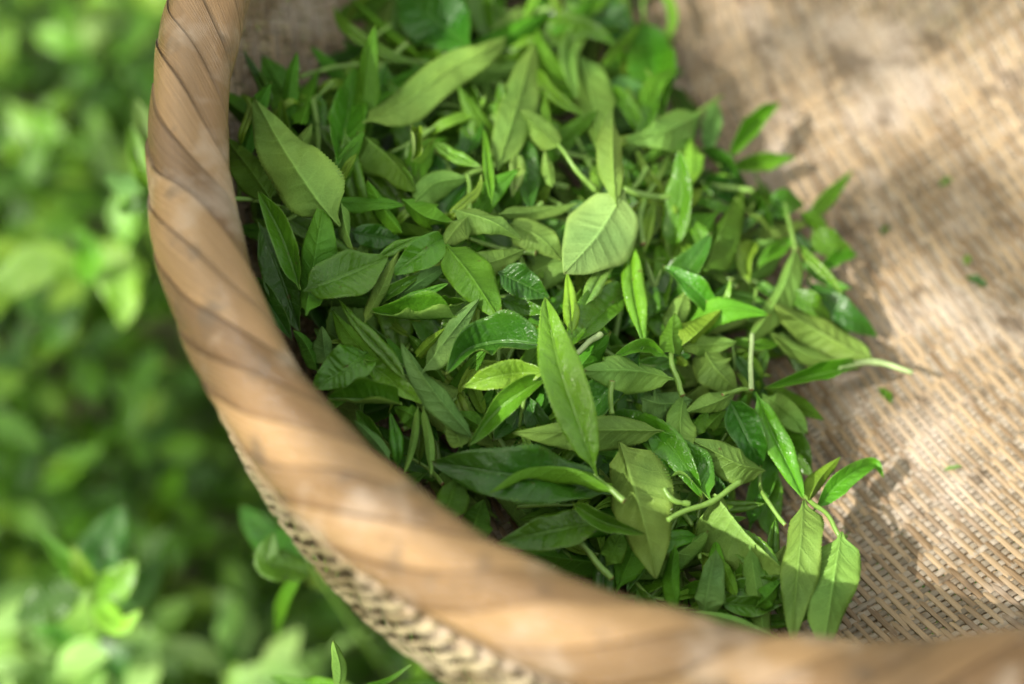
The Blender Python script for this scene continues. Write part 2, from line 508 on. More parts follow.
A_, B_ = np.meshgrid(iu, iv, indexing='ij')
B2_ = (B_ + 1) % NP
sh_ = np.where(B_ == NP - 1, -SLANT * nf, 0)            # going once round the tube moves on by four wraps
A2_ = (A_ + 1) % NT
rf = np.stack([A_ * NP + B_, A2_ * NP + B_, ((A2_ + sh_) % NT) * NP + B2_, ((A_ + sh_) % NT) * NP + B2_], -1).reshape(-1, 4)
uvr = np.stack([PS * 1.3 + hsh[IX] * 40, FR * 1.7 + hsh[IX] * 60], -1).reshape(-1, 2)
tone = np.clip(hsh[IX] * .9 + .05 - .6 * np.exp(-(FR / .025) ** 2), 0, 1)
link('rim', mesh('rim', V, rf, [RIM], None, uvr, True, {'tone': tone.ravel()}), basket)
# thin binding cane under the rim, outside and inside
for rad0, z0, rr_ in ((22.05, -1.5, 0.20), (20.65, -1.5, 0.18)):
    n, m = 900, 10
    t_ = np.linspace(0, 2 * math.pi, n, endpoint=False); p_ = np.linspace(0, 2 * math.pi, m, endpoint=False)
    T_, P_ = np.meshgrid(t_, p_, indexing='ij')
    q = rr_ * (1 + .12 * np.sin(T_ * 160))
    rad = rad0 + q * np.cos(P_) + .05 * np.sin(T_ * 17)
    rad = rad * oval(T_)
    V = np.stack([rad * np.cos(T_), rad * np.sin(T_), z0 + q * np.sin(P_) + .08 * np.sin(T_ * 11)], -1).reshape(-1, 3)
    link('binding_hoop', mesh('binding_hoop', V, grid_faces(n, m, 0, True, True), [WEFT], None, np.stack([T_ * 20, P_ * .1], -1).reshape(-1, 2), True, {'tone': np.full(n * m, .5)}), basket)

# ================================================================== LEAVES
HC = np.array([  # heap surface: picture position of a spot on the heap, height in cm below the rim plane
    (235, 130, -4.2), (245, 190, -3.8), (300, 170, -3.2), (280, 300, -4.6), (330, 370, -5.2), (400, 400, -5.4), (420, 470, -6.2), (470, 500, -6.6), (570, 370, -5.6),
    (640, 500, -7.4), (830, 560, -9.2), (600, 575, -8.0), (700, 590, -8.6), (760, 620, -8.6), (480, 60, -6.4), (420, 10, -7.6), (650, 150, -7.2), (560, 150, -6.0),
    (750, 300, -9.2), (700, 60, -10.6), (850, 200, -11.3), (880, 330, -11.2), (800, 450, -10.6), (450, 250, -5.0), (700, 440, -8.4), (340, 60, -6.0),
    (650, 30, -10.2), (570, 0, -8.8), (500, 0, -8.0), (900, 460, -10.8), (770, 160, -10.6), (680, 280, -7.6), (800, 245, -10.2)], float)
def heap_z(u, v):
    d2 = (HC[:, 0] - u) ** 2 + (HC[:, 1] - v) ** 2
    w_ = 1 / (d2 + 500.0) ** 1.5
    return float((w_ * HC[:, 2]).sum() / w_.sum())
def place(u, v, dz=0.0, gap=0.35):
    """point on the heap seen at (u, v), dz above the heap surface, kept inside the basket"""
    z = heap_z(u, v) + dz
    for _ in range(80):
        P = at(u, v, z)
        r = math.hypot(P[0], P[1])
        if z > -DEPTH + gap and r < wall_r(z) - gap and r < 20.4: break
        z += 0.12
    return P

NA, NC = 92, 15
def blade(C_, N_, W, adax, fold=0.25, curl=0.0, wave=0.0, bull=0.03, asym=0.0, shape=0.85, seed=0, na=NA, nc=NC, ser=0.032, tipcurl=0.0, hole=None):
    """leaf blade along centre line C_ (na,3); N_ = normals facing the viewer side;
    adax=+1 when the upper face looks along N_. Returns V, faces, face materials (0 upper, 1 under), uv"""
    r_ = np.random.default_rng(seed)
    t = np.linspace(0, 1, na)
    T = nrm(np.gradient(C_, axis=0))
    N_ = nrm(N_ - (N_ * T).sum(-1, keepdims=True) * T)
    Rt = np.cross(T, N_)
    up_ = N_ * adax
    k = np.linspace(-1, 1, nc)
    s = np.sign(k) * np.abs(k) ** 1.25
    prof = np.power(np.clip(np.sin(math.pi * np.power(t, shape)), 0, 1), 0.82)
    pet = 0.05
    prof = np.where(t < pet, np.maximum(prof * 0.35, 0.045), prof * np.clip(0.35 + (t - pet) / 0.10, 0, 1))
    prof = np.maximum(prof, 0.012 + 0.03 * (t < pet))
    # developable fold / roll across the blade
    sa = np.linspace(0, 1, 40)
    th = fold + curl * sa
    cx = np.r_[0, np.cumsum(np.cos((th[1:] + th[:-1]) / 2))] / 39
    cz = np.r_[0, np.cumsum(np.sin((th[1:] + th[:-1]) / 2))] / 39
    wmax = max(np.abs(cx).max(), 0.2)
    ph = r_.random(4) * 6.28
    S_, T_ = np.meshgrid(s, t)
    ab = np.abs(S_)
    wid = W / wmax * prof[:, None] * (1 + asym * np.sign(S_)) * (1 + 0.05 * np.sin(T_ * 7 + ph[0]) + .03 * np.sin(T_ * 17 + ph[1]))
    tooth = 1 + ser * np.where((np.arange(na) % 2)[:, None] == 1, 1, -1) * np.power(ab, 6) * (T_ > .12)
    x = np.sign(S_) * np.interp(ab, sa, cx) * wid * tooth
    h = np.interp(ab, sa, cz) * wid
    h = h + wave * wid * np.sin(T_ * 6.28 * 2.3 + ph[2] + np.sign(S_) * ph[3]) * ab ** 2
    vp = 9.0 * (T_ - 0.13 * ab) + .30 * np.sin(T_ * 5.3 + ph[0]) * np.sign(S_) + .22 * np.sin(T_ * 14 + ph[1] + S_)
    h = h + min(bull, .05) * wid * (0.5 - 0.5 * np.cos((vp - 0.5) * 2 * math.pi)) * (1 - ab ** 3) * np.minimum(ab * 4, 1) * 1.6
    h = h - 0.02 * np.exp(-(ab / 0.07) ** 2)
    h = h + 0.02 * wid * np.sin(T_ * 21 + S_ * 5 + ph[1]) * ab
    top = C_[:, None] + Rt[:, None] * x[..., None] + up_[:, None] * h[..., None]
    # underside: a hair below, thicker at the midrib
    du = np.gradient(top, axis=0); dv = np.gradient(top, axis=1)
    nn = nrm(np.cross(dv, du))
    sg = np.sign((nn * up_[:, None]).sum(-1, keepdims=True).mean())
    nn = nn * (sg if sg != 0 else 1)
    thick = 0.016 + (0.045 * np.exp(-(ab / 0.06) ** 2) * (1 - T_ * .8)) * min(1, W / .6) + 0.02 * (T_ < pet)
    thick = np.minimum(thick, 0.02 + wid * .3) * np.where(ab > .99, .3, 1)
    bot = top - nn * thick[..., None]
    V = np.concatenate([top.reshape(-1, 3), bot.reshape(-1, 3)])
    m = na * nc
    f1 = grid_faces(na, nc); f2 = grid_faces(na, nc, m)[:, ::-1]
    ia = np.arange(na - 1)
    e1 = np.stack([ia * nc, ia * nc + m, (ia + 1) * nc + m, (ia + 1) * nc], -1)
    e2 = np.stack([ia * nc + nc - 1, (ia + 1) * nc + nc - 1, (ia + 1) * nc + nc - 1 + m, ia * nc + nc - 1 + m], -1)
    ic = np.arange(nc - 1)
    e3 = np.stack([ic, ic + 1, ic + 1 + m, ic + m], -1)
    q = (na - 1) * nc
    e4 = np.stack([q + ic, q + ic + m, q + ic + 1 + m, q + ic + 1], -1)
    Fc = np.vstack([f1, f2, e1, e2, e3, e4])
    fm = np.r_[np.zeros(len(f1)), np.ones(len(f2)), np.ones(len(e1) + len(e2) + len(e3) + len(e4))].astype(int)
    uv = np.stack([T_, (S_ + 1) / 2], -1).reshape(-1, 2)
    return V, Fc, fm, np.vstack([uv, uv])

OTHER_UNDER = {'D': 'P', 'M': 'P', 'G': 'P', 'Y': 'W', 'P': 'P', 'B': 'B', 'O': 'O', 'W': 'W'}
OTHER_TOP = {'P': 'M', 'W': 'G', 'B': 'D', 'O': 'M', 'Y': 'G', 'M': 'D', 'G': 'M', 'D': 'D'}
_cnt = [0]
def px_line(pts, lift, n):
    P3 = np.array([place(p[0], p[1], lift + (p[2] if len(p) > 2 else 0)) for p in pts])
    return spline(P3, n)
def leaf_mesh(name, pts, wpx, side='u', c='P', fold=0.25, curl=0.0, roll=0.0, lift=0.3, **kw):
    _cnt[0] += 1
    na = NA if wpx > 16 else (60 if wpx > 9 else 40)
    C_ = px_line(pts, lift, na)
    view = nrm(CAM - C_)
    T = nrm(np.gradient(C_, axis=0))
    N_ = nrm(view * 0.8 + np.array([0, 0, 0.35]))
    N_ = nrm(N_ - (N_ * T).sum(-1, keepdims=True) * T)
    tt = np.linspace(-1, 1, na)
    lr = np.random.default_rng(_cnt[0] + 300)
    C_ = C_ + nrm(view) * ((lr.normal() * .17 * np.cos(tt * 2.4) + lr.normal() * .10 * np.sin(tt * 4.5 + lr.random())) * min(1, wpx / 12))[:, None]
    a_ = (R(roll) + R(lr.normal() * 16) * tt + R(lr.normal() * 5))[:, None]
    N_ = N_ * np.cos(a_) + np.cross(T, N_) * np.sin(a_)
    depth = float(((C_ - CAM) @ fw).mean())
    W = 1.03 * wpx * depth / F / max(0.35, math.cos(R(roll)))
    adax = 1 if side == 't' else -1
    kw.setdefault('bull', 0.05 if (side == 't' and c in 'DM') else 0.045)
    if side == 't' and curl >= .9: fold, curl = .95, -1.35 * curl      # margins rolled back
    kw.setdefault('seed', _cnt[0])
    kw.setdefault('wave', 0.19)
    kw.setdefault('asym', float(np.random.default_rng(_cnt[0] + 5).normal() * .08))
    fold = fold + abs(float(np.random.default_rng(_cnt[0] + 9).normal())) * .16 + .06
    if wpx < 6: kw.setdefault('ser', 0.0)
    V, Fc, fm, uv = blade(C_, N_, W, adax, fold, curl, na=na, nc=NC if wpx > 9 else 11, **kw)
    if side == 't': mats = [LM[c, 't'], LM[OTHER_UNDER[c], 'u']]
    else: mats = [LM[OTHER_TOP[c], 't'], LM[c, 'u']]
    return mesh(name, V, Fc, mats, fm, uv)
HEAP = 'picked tea leaves heaped in the basket'
def recenter(o):
    """origin at the lowest point of the mesh"""
    me = o.data
    n = len(me.vertices)
    co = np.empty(n * 3, np.float32); me.vertices.foreach_get('co', co); co = co.reshape(-1, 3)
    c0 = co[co[:, 2].argmin()].copy()
    me.vertices.foreach_set('co', (co - c0).ravel()); me.update()
    o.location = c0
def LF(label, pts, w, side='u', c='P', fold=0.25, curl=0.0, roll=0.0, lift=0.3, **kw):
    o = link('tea_leaf', leaf_mesh('tea_leaf', pts, w, side, c, fold, curl, roll, lift, **kw))
    recenter(o)
    return tag(o, label, 'leaf', HEAP)
def stem_mesh(name, pts, rpx, m='g', lift=0.3, n=22):
    _cnt[0] += 1
    sr = np.random.default_rng(_cnt[0] + 70)
    P3 = np.array([place(p[0], p[1], lift + (p[2] if len(p) > 2 else 0)) for p in pts])
    L_ = np.linalg.norm(P3[-1] - P3[0])
    P3 = spline(P3, 9)
    t = np.linspace(0, 1, 9)[:, None]
    P3 = P3 + np.sin(t * math.pi) * sr.normal(size=3) * L_ * .035 + np.sin(t * math.pi * 2.6) * sr.normal(size=3) * L_ * .015
    depth = float(((P3 - CAM) @ fw).mean())
    rpx = list(rpx) if isinstance(rpx, (list, tuple)) else [rpx * .82, rpx * 1.05]
    rad = np.interp(np.linspace(0, 1, 12), np.linspace(0, 1, len(rpx)), rpx) * depth / F * (1 + .07 * sr.normal(size=12))
    V, Fc = tube(P3, rad, n)
    fm = np.zeros(len(Fc), int); fm[-3:] = 1; fm[(n) * 8:(n + 1) * 8] = 1
    return mesh(name, V, Fc, [SM[m], SM['c']], fm)
def ST(label, pts, rpx, m='g', lift=0.4):
    o = link('tea_stalk', stem_mesh('tea_stalk', pts, rpx, m, lift))
    recenter(o)
    return tag(o, label, 'stalk', 'loose stalks in the heap of tea leaves')
class Shoot:
    """a plucked shoot: an Empty with its leaves, bud and stem as parts"""
    def __init__(s, label, u, v, lift=0.3, name='tea_shoot', group='plucked shoots in the basket'):
        s.root = empty(name, place(u, v, lift), label, 'tea shoot', group)
        bpy.context.view_layer.update()
    def leaf(s, *a_, label=None, name='leaf', **k):
        o = link(name, leaf_mesh(name, *a_, **k), s.root)
        if label: o['label'] = label
        return s
    def stem(s, *a_, **k):
        link('stem', stem_mesh('stem', *a_, **k), s.root); return s
    def bud(s, pts, w, c='Y', lift=0.5):
        link('bud', leaf_mesh('bud', pts, w, 't', c, 0.5, 2.2, 0, lift), s.root); return s

# ---- leaves read one by one from the photograph: (picture points from base to tip), half width
# upper left, by the basket wall
LF('narrow dark leaf rolled tight, leaning on the basket wall by the rim', [(273, 103), (258, 78), (243, 50)], 5, 't', 'D', .6, 1.6, 0, .4)
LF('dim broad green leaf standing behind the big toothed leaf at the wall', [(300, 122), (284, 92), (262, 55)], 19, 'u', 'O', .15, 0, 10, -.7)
LF('small bright leaf folded in half, standing upright behind the big toothed leaf', [(301, 124), (310, 98), (319, 69)], 9, 'u', 'G', .9, 0, 20, .3)
LF('upright mid green leaf with a blunt top and a groove down the middle', [(337, 165), (347, 120), (356, 66)], 17, 't', 'M', .35, .2, 12, -.1, shape=.7)
ST('long thin green stalk lying level below the wall', [(300, 77), (345, 69), (398, 63), (430, 64)], 2.6, 'g', .0)
LF('slim lime edged leaf rolled lengthwise, tip up against the bare wall', [(424, 66), (388, 55), (345, 27), (333, 5)], 7, 't', 'G', .7, 1.6, 0, .4)
LF('largest dark glossy leaf with white shine, at the top of the heap', [(471, 47), (440, 24), (395, -12)], 31, 't', 'D', .15, .1, 0, .6, bull=.10)
LF('long pale edge of a rolled leaf beside the largest glossy leaf', [(420, 58), (385, 30), (348, -4)], 7, 'u', 'G', .5, 1.0, 0, .55)
LF('short folded green leaf pointing at the base of the long pale leaf', [(412, 80), (390, 95), (364, 116)], 8, 'u', 'G', .6, .4, 0, .3)
LF('short green leaf half under the long pale leaf', [(426, 70), (405, 78), (383, 88)], 7, 'u', 'M', .3, 0, 0, .0)
LF('long pale leaf lying diagonally with a narrow bent tip, upper middle', [(362, 123), (400, 106), (452, 68), (485, 52), (507, 37)], 21, 'u', 'P', .2, .1, -12, 1.0, wave=.12)
LF('pale pointed leaf hanging tip up beside the long diagonal leaf', [(497, 171), (508, 135), (520, 95), (534, 43)], 19, 'u', 'P', .2, .1, 8, 1.0)
LF('glossy pale twisted leaf running straight down from the top edge', [(563, -6), (577, 24), (567, 58), (577, 102)], 10, 't', 'P', .7, .9, 0, .8)
LF('narrow bent bright green leaf below the pale twisted leaf', [(535, 66), (552, 94), (588, 118)], 7, 't', 'G', .7, 1.4, 0, .6)
LF('broad yellow green leaf with a ragged lower end', [(576, 52), (590, 92), (601, 156)], 20, 'u', 'P', .15, .2, 6, .7, shape=.6, wave=.15)
LF('dark glossy leaf with white stripes, at the top edge by the wall', [(633, 42), (605, 18), (572, -12)], 20, 't', 'D', .15, 0, 0, .3, bull=.12)
sh = Shoot('shoot with a glossy bumpy leaf hanging from a thin stem, beside the sunlit weave', 643, 2)
sh.stem([(643, -12), (643, 20)], 2.5, 'g', lift=.6).leaf([(643, 18), (652, 58), (664, 118)], 24, 't', 'M', .2, .15, 0, .5, bull=.11)
LF('slender bright leaf leaning across the dark striped leaf', [(600, 70), (620, 47), (641, 21)], 6, 't', 'G', .5, 1.0, 0, .7)
LF('small yellow green leaf tucked behind the glossy hanging leaf', [(634, 44), (630, 58), (622, 74)], 7, 'u', 'Y', .3, 0, 0, .5)
LF('grey green leaf half hidden behind the ragged yellow green leaf', [(605, 84), (630, 96), (650, 112)], 15, 'u', 'B', .1, 0, 0, .2)
sh = Shoot('shoot with a broad pale leaf and a long stem rising towards the weave', 690, 130, .9)
sh.stem([(722, 96), (700, 122), (672, 168), (656, 200), (648, 245)], [1.8, 3.2, 3.2], 'g', lift=1.0)
sh.leaf([(702, 114), (662, 132), (622, 140)], 19, 'u', 'P', .15, .1, -8, .9).leaf([(695, 138), (664, 148), (630, 172)], 6, 'u', 'O', .4, .3, 0, .5)
LF('greyish leaf just behind the long rising stem', [(716, 100), (713, 125), (708, 155)], 10, 'u', 'B', .2, 0, 0, .3)
LF('bright green leaf sticking up alone over the weave, upper right of the heap', [(727, 160), (752, 130), (780, 103)], 9, 't', 'G', .5, .7, 0, .5)
LF('bright green leaf lying flat on the weave under the one that sticks up', [(728, 168), (760, 164), (796, 157)], 9, 't', 'G', .4, .6, 0, .3)
LF('rolled green leaf standing away from the heap onto the bare weave', [(808, 220), (830, 196), (853, 170)], 8, 't', 'G', .6, 1.6, 0, .4)
# left side
LF('big pale green leaf with saw toothed edges, its point up against the rim', [(340, 226), (318, 200), (284, 150), (254, 98)], 30, 'u', 'P', .12, .1, 4, 1.2, shape=.68, ser=.028)
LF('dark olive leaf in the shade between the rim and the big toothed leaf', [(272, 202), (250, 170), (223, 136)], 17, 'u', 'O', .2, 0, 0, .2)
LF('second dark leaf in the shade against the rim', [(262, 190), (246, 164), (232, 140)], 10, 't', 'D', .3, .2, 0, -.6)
LF('narrow grooved leaf standing point up below the big toothed leaf', [(300, 290), (282, 238), (258, 191)], 12, 't', 'M', .45, .3, 0, 1.2)
LF('dull yellow green leaf with one curled toothed edge, point up', [(306, 316), (314, 262), (326, 193)], 17, 'u', 'O', .25, .3, -10, 1.3, ser=.03)
LF('small pale fold hanging beside the curled toothed leaf', [(341, 203), (345, 226), (353, 250)], 6, 'u', 'P', .8, .6, 0, 1.0)
LF('thin bright leaf with its tip up over dark gaps', [(402, 233), (386, 212), (367, 180)], 8, 'u', 'G', .6, .4, 0, .8)
LF('torn leaf folded over with a bright ridge, its end dark and ragged', [(357, 132), (380, 150), (398, 168), (415, 192)], 19, 'u', 'O', .5, .2, -25, .7, shape=.6, wave=.2)
LF('dark shiny leaf under the thin bright leaf', [(350, 232), (374, 236), (402, 240)], 12, 't', 'D', .1, 0, 0, .2)
LF('leaf with its bright thin edge turned up, left of centre', [(375, 260), (398, 247), (421, 236)], 6, 't', 'G', .6, 1.2, 0, .7)
LF('smooth pale green leaf arched to the right of the torn leaf', [(415, 202), (436, 183), (468, 178)], 14, 'u', 'P', .2, .4, 10, .7)
LF('twisted leaf with a bright folded flank left of the round pale leaf', [(402, 199), (425, 216), (454, 224)], 11, 'u', 'G', .5, .3, 25, .8)
LF('short rounded pale leaf curled at its end, left of centre', [(472, 214), (458, 226), (445, 245)], 13, 'u', 'P', .4, .5, 0, 1.0)
LF('pale drooping leaf with a curled down end at the heap centre', [(452, 210), (490, 221), (522, 240)], 13, 'u', 'P', .3, .6, 0, 1.3, shape=.65)
LF('pale veined leaf running beneath the palest leaf', [(510, 224), (540, 238), (564, 262)], 17, 'u', 'P', .2, .1, 0, .9, shape=.65)
LF('pale strip of leaf behind the drooping leaf', [(498, 214), (535, 212), (578, 203)], 8, 'u', 'P', .4, .4, 0, .7)
ST('short upright stalk above the drooping leaf', [(467, 174), (468, 210)], 3, 'g', .9)
sh = Shoot('tiny shoot tip of lime leaflets with a white bud', 415, 150, 1.0)
sh.leaf([(412, 162), (414, 145), (418, 127)], 5, 't', 'Y', .8, .6, 0, 1.1).leaf([(412, 162), (424, 150), (436, 137)], 6, 'u', 'Y', .5, .3, 0, 1.0).bud([(406, 158), (408, 148), (410, 142)], 2.2, 'W', 1.1)
LF('bent shiny lime bud beside the white tipped shoot', [(432, 142), (455, 157), (482, 167)], 7, 't', 'Y', .6, 1.4, 0, 1.0)
LF('thin upright green blade left of the pale pointed leaf', [(492, 205), (488, 170), (484, 128)], 5, 't', 'G', .5, 1.0, 0, 1.2)
LF('drooping half open bud with a pale tip', [(516, 152), (516, 172), (512, 197)], 8, 't', 'P', .7, 1.0, 0, .7)
LF('dark shiny leaf upright behind the half open bud', [(518, 132), (524, 168), (531, 212)], 15, 't', 'D', .15, .1, 0, .2)
sh = Shoot('shoot with a pale leaf on a straight slanting stem, above the palest leaf', 565, 160, .8)
sh.stem([(558, 145), (575, 166), (596, 192)], [2.2, 3], 'g', lift=.9).leaf([(560, 148), (541, 130), (520, 110)], 13, 'u', 'P', .25, .1, 0, .8).leaf([(552, 188), (549, 170), (545, 150)], 6, 'u', 'P', .3, .2, 0, .4)
LF('palest broad leaf, its blunt lower end near the heap centre', [(624, 190), (600, 232), (564, 274)], 34, 'u', 'W', .0, .08, 0, 1.9, shape=.72, ser=.026, bull=.018, wave=.06)
LF('bright leaf narrowing to a stalk on top of the palest leaf', [(617, 208), (613, 165), (612, 108)], 13, 'u', 'P', .35, .2, 0, 2.3, shape=1.0)
ST('cut stalk stub pointing up right of the palest leaf', [(633, 188), (646, 168)], 3, 'g', .8)
sh = Shoot('level thin shoot ending in a spiky yellow green leaf', 650, 194, .8)
sh.stem([(624, 189), (650, 193), (674, 197)], [3.5, 3], 'g', lift=.8).leaf([(672, 198), (686, 198), (702, 188)], 10, 'u', 'Y', .3, .2, 0, .8, wave=.35).leaf([(672, 196), (674, 205), (676, 214)], 4, 'u', 'Y', .3, 0, 0, .8)
LF('hanging yellow green rolled leaf under the spiky leaf', [(655, 198), (648, 222), (644, 254)], 6, 't', 'Y', .6, 1.2, 0, .5)
LF('oblong olive leaf with a bright rim, standing round end up', [(705, 272), (720, 232), (743, 187)], 16, 'u', 'O', .25, .3, -15, .9, shape=.62)
LF('lime leaf hanging in the fork of the long rising stem', [(690, 138), (693, 160), (692, 185)], 12, 'u', 'Y', .2, .1, 0, .5, shape=.7)
LF('dark blue green rolled leaf at the right flank of the heap', [(698, 148), (722, 166), (750, 192)], 9, 't', 'D', .5, .7, 0, .4)
LF('lower one of two dark blue green leaves at the right flank', [(700, 178), (722, 190), (752, 208)], 11, 't', 'D', .3, .3, 0, .1)
sh = Shoot('long shoot with a hanging pale folded leaf, over the right edge of the heap', 795, 242, .5)
sh.stem([(785, 203), (792, 225), (796, 250)], [1.6, 3], 'g', lift=1.2)
sh.leaf([(797, 242), (786, 280), (770, 312), (748, 342)], 13, 'u', 'P', .7, .3, 10, 1.1).leaf([(797, 243), (816, 265), (833, 281), (842, 296)], 5, 't', 'G', .6, 1.0, 0, .9).leaf([(793, 236), (776, 250), (758, 268)], 8, 't', 'G', .4, .3, 0, .6).leaf([(800, 212), (816, 222), (832, 232)], 8, 'u', 'G', .4, .3, 0, .5)
LF('rounded bright leaf between the long shoot and the bare weave', [(812, 232), (828, 243), (852, 251)], 13, 't', 'G', .2, .2, 0, .4, shape=.65)
LF('short leaf end poking right onto the weave below the rounded bright leaf', [(818, 272), (836, 262), (858, 255)], 7, 't', 'G', .4, .5, 0, .2)
LF('dark round leaf low behind the long shoot', [(772, 214), (786, 202), (804, 206)], 13, 't', 'M', .1, 0, 0, .2)
LF('shiny dark curl next to the oblong olive leaf', [(750, 200), (758, 216), (770, 232)], 10, 't', 'D', .5, .8, 0, .4)
LF('small bright leaf with torn tip under the long shoot', [(752, 240), (746, 262), (750, 284)], 9, 't', 'Y', .3, .3, 0, .3)
# left of centre
LF('broad dark matte leaf across the shaded left part of the heap', [(303, 291), (340, 277), (388, 257)], 23, 't', 'M', .10, .08, 0, 1.4, bull=.03)
LF('slim pale leaf rising at the tip of the broad dark matte leaf', [(364, 324), (384, 284), (399, 251)], 7, 'u', 'P', .5, .4, 0, 1.2)
LF('mid green leaf with rolled lower edge, right of the broad matte leaf', [(446, 236), (420, 254), (392, 275)], 15, 't', 'M', .2, .3, 0, 1.0)
LF('thin leaf in the row of stacked narrow leaves, nearest the matte leaf', [(375, 307), (398, 288), (422, 274)], 6, 't', 'M', .4, .7, 0, .7)
LF('greyish pale leaf in the row of stacked narrow leaves', [(396, 299), (420, 282), (449, 264)], 9, 'u', 'B', .2, .2, 0, .7)
LF('narrow bright rolled leaf, lowest in the stacked row', [(386, 310), (414, 298), (449, 283)], 6, 't', 'G', .6, 1.2, 0, .8)
LF('short narrow leaf end to the right of the stacked row', [(428, 317), (444, 309), (464, 302)], 5, 't', 'G', .5, .8, 0, .7)
LF('level leaf folded lengthwise with fine teeth along its bright edge', [(458, 317), (412, 319), (366, 311)], 9, 't', 'G', .8, .5, 25, 1.0, ser=.04)
LF('long leaf rolled into a spear, slanting down from a brown tip', [(408, 382), (384, 354), (356, 324), (339, 300)], 8, 't', 'M', .7, 1.5, 0, 1.4)
LF('bright green leaf end under the rolled spear leaf', [(364, 360), (393, 382), (422, 404)], 12, 't', 'G', .3, .3, 0, 1.0, shape=.65)
LF('little upright leaf near the rim over a dark gap', [(326, 365), (324, 345), (322, 326)], 9, 'u', 'B', .3, .2, 0, .8)
LF('dark veined round leaf beside the rim, left of the rolled spear', [(368, 352), (345, 370), (312, 388)], 21, 't', 'M', .12, .2, 0, .9, bull=.09, shape=.7)
LF('curved olive leaf arching along the rim on the shaded left', [(318, 372), (306, 345), (293, 330)], 8, 'u', 'O', .5, .3, 0, .5)
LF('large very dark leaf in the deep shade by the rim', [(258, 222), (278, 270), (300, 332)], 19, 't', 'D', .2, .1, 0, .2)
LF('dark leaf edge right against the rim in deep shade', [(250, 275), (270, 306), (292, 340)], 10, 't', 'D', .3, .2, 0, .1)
LF('long grey green blade slanting down beside the curled glossy leaf', [(474, 440), (445, 406), (418, 370), (401, 342)], 13, 'u', 'B', .35, .2, 10, 1.2)
LF('greyish leaf standing up beside the curled glossy leaf', [(422, 374), (448, 338), (479, 299)], 13, 'u', 'B', .35, .2, -10, 1.2)
LF('lime sliver behind the greyish upright leaf', [(416, 357), (430, 343), (446, 328)], 6, 'u', 'Y', .4, .5, 0, .8)
LF('evenly veined green leaf with a blunt end, at the heap centre', [(446, 246), (470, 275), (502, 322)], 22, 'u', 'M', .12, .1, 0, 1.2, shape=.62)
LF('pale leaf tip pointing right behind the evenly veined leaf', [(458, 268), (492, 262), (525, 250)], 13, 'u', 'P', .3, .2, 0, .8)
LF('glossy dark leaf pointing at the tip of the upright glossy leaf', [(498, 272), (522, 283), (550, 298)], 16, 't', 'D', .15, .2, 0, 1.0, bull=.11, shape=.65)
LF('grey sheened leaf under the glossy dark one', [(500, 298), (520, 306), (548, 312)], 9, 't', 'M', .2, 0, 0, .6)
LF('curled bumpy glossy leaf bent round like a hook, left of the upright glossy leaf', [(548, 346), (505, 342), (468, 350), (446, 374)], 20, 't', 'D', .25, .25, 0, 1.5, bull=.13, shape=.7)
LF('upright glossy leaf with two rows of white shine, in the middle of the heap', [(597, 476), (582, 432), (561, 370), (551, 330), (545, 297)], 20, 't', 'G', .40, -.35, 6, 2.2, bull=.05, shape=.88)
LF('lime rolled bud standing under the palest leaf', [(572, 334), (570, 304), (567, 272)], 8, 't', 'Y', .7, 1.7, 0, 1.3)
LF('pale rolled leaf with white gloss, slanting under the palest leaf', [(583, 308), (600, 276), (621, 238)], 9, 't', 'P', .8, 1.4, 0, 1.3)
LF('dark leaf behind the pale rolled leaf', [(630, 290), (602, 312), (566, 348)], 19, 't', 'M', .15, .1, 0, .7)
ST('pale cut stalk beside the upright glossy leaf', [(572, 356), (601, 333)], 3.2, 'w', 1.4)
LF('small lime leaf pointing left, below the curled glossy leaf', [(548, 372), (505, 375), (463, 387)], 13, 't', 'Y', .25, .15, 0, 1.5, ser=.03)
LF('bright green arched leaf below the small lime leaf', [(548, 376), (500, 408), (468, 446)], 11, 't', 'G', .4, .7, 0, 1.2)
LF('vertical light green leaf rolled to a trough with white edges', [(630, 238), (633, 290), (645, 348)], 11, 't', 'G', .7, 1.2, 0, 1.2)
LF('thin dry curl right of the rolled trough leaf', [(645, 258), (654, 284), (661, 270)], 3, 'u', 'W', .3, .2, 0, .7)
LF('bright leaf with a square end right of the rolled trough leaf', [(720, 316), (692, 286), (663, 266)], 11, 't', 'M', .3, .4, 0, .7)
LF('round tipped leaf upright behind the three leaf shoot', [(670, 336), (678, 310), (689, 286)], 11, 'u', 'P', .3, .3, 0, .6)
sh = Shoot('young three leaf shoot on a straight stem, right of centre', 674, 365, 1.2)
sh.stem([(672, 350), (676, 372), (684, 396)], [2.4, 3.2], 'g', lift=1.4).leaf([(674, 354), (672, 335), (675, 313)], 12, 'u', 'O', .4, .3, 0, 1.6, shape=.75)
sh.leaf([(677, 348), (697, 333), (722, 309)], 11, 'u', 'Y', .4, .4, 15, 1.5).leaf([(680, 346), (708, 345), (737, 342)], 10, 'u', 'P', .3, .2, 0, 1.2, wave=.3).leaf([(669, 358), (645, 347), (612, 358)], 7, 't', 'G', .5, .5, 0, 1.3).leaf([(676, 356), (682, 361), (688, 365)], 5, 'u', 'Y', .3, 0, 0, 1.2)
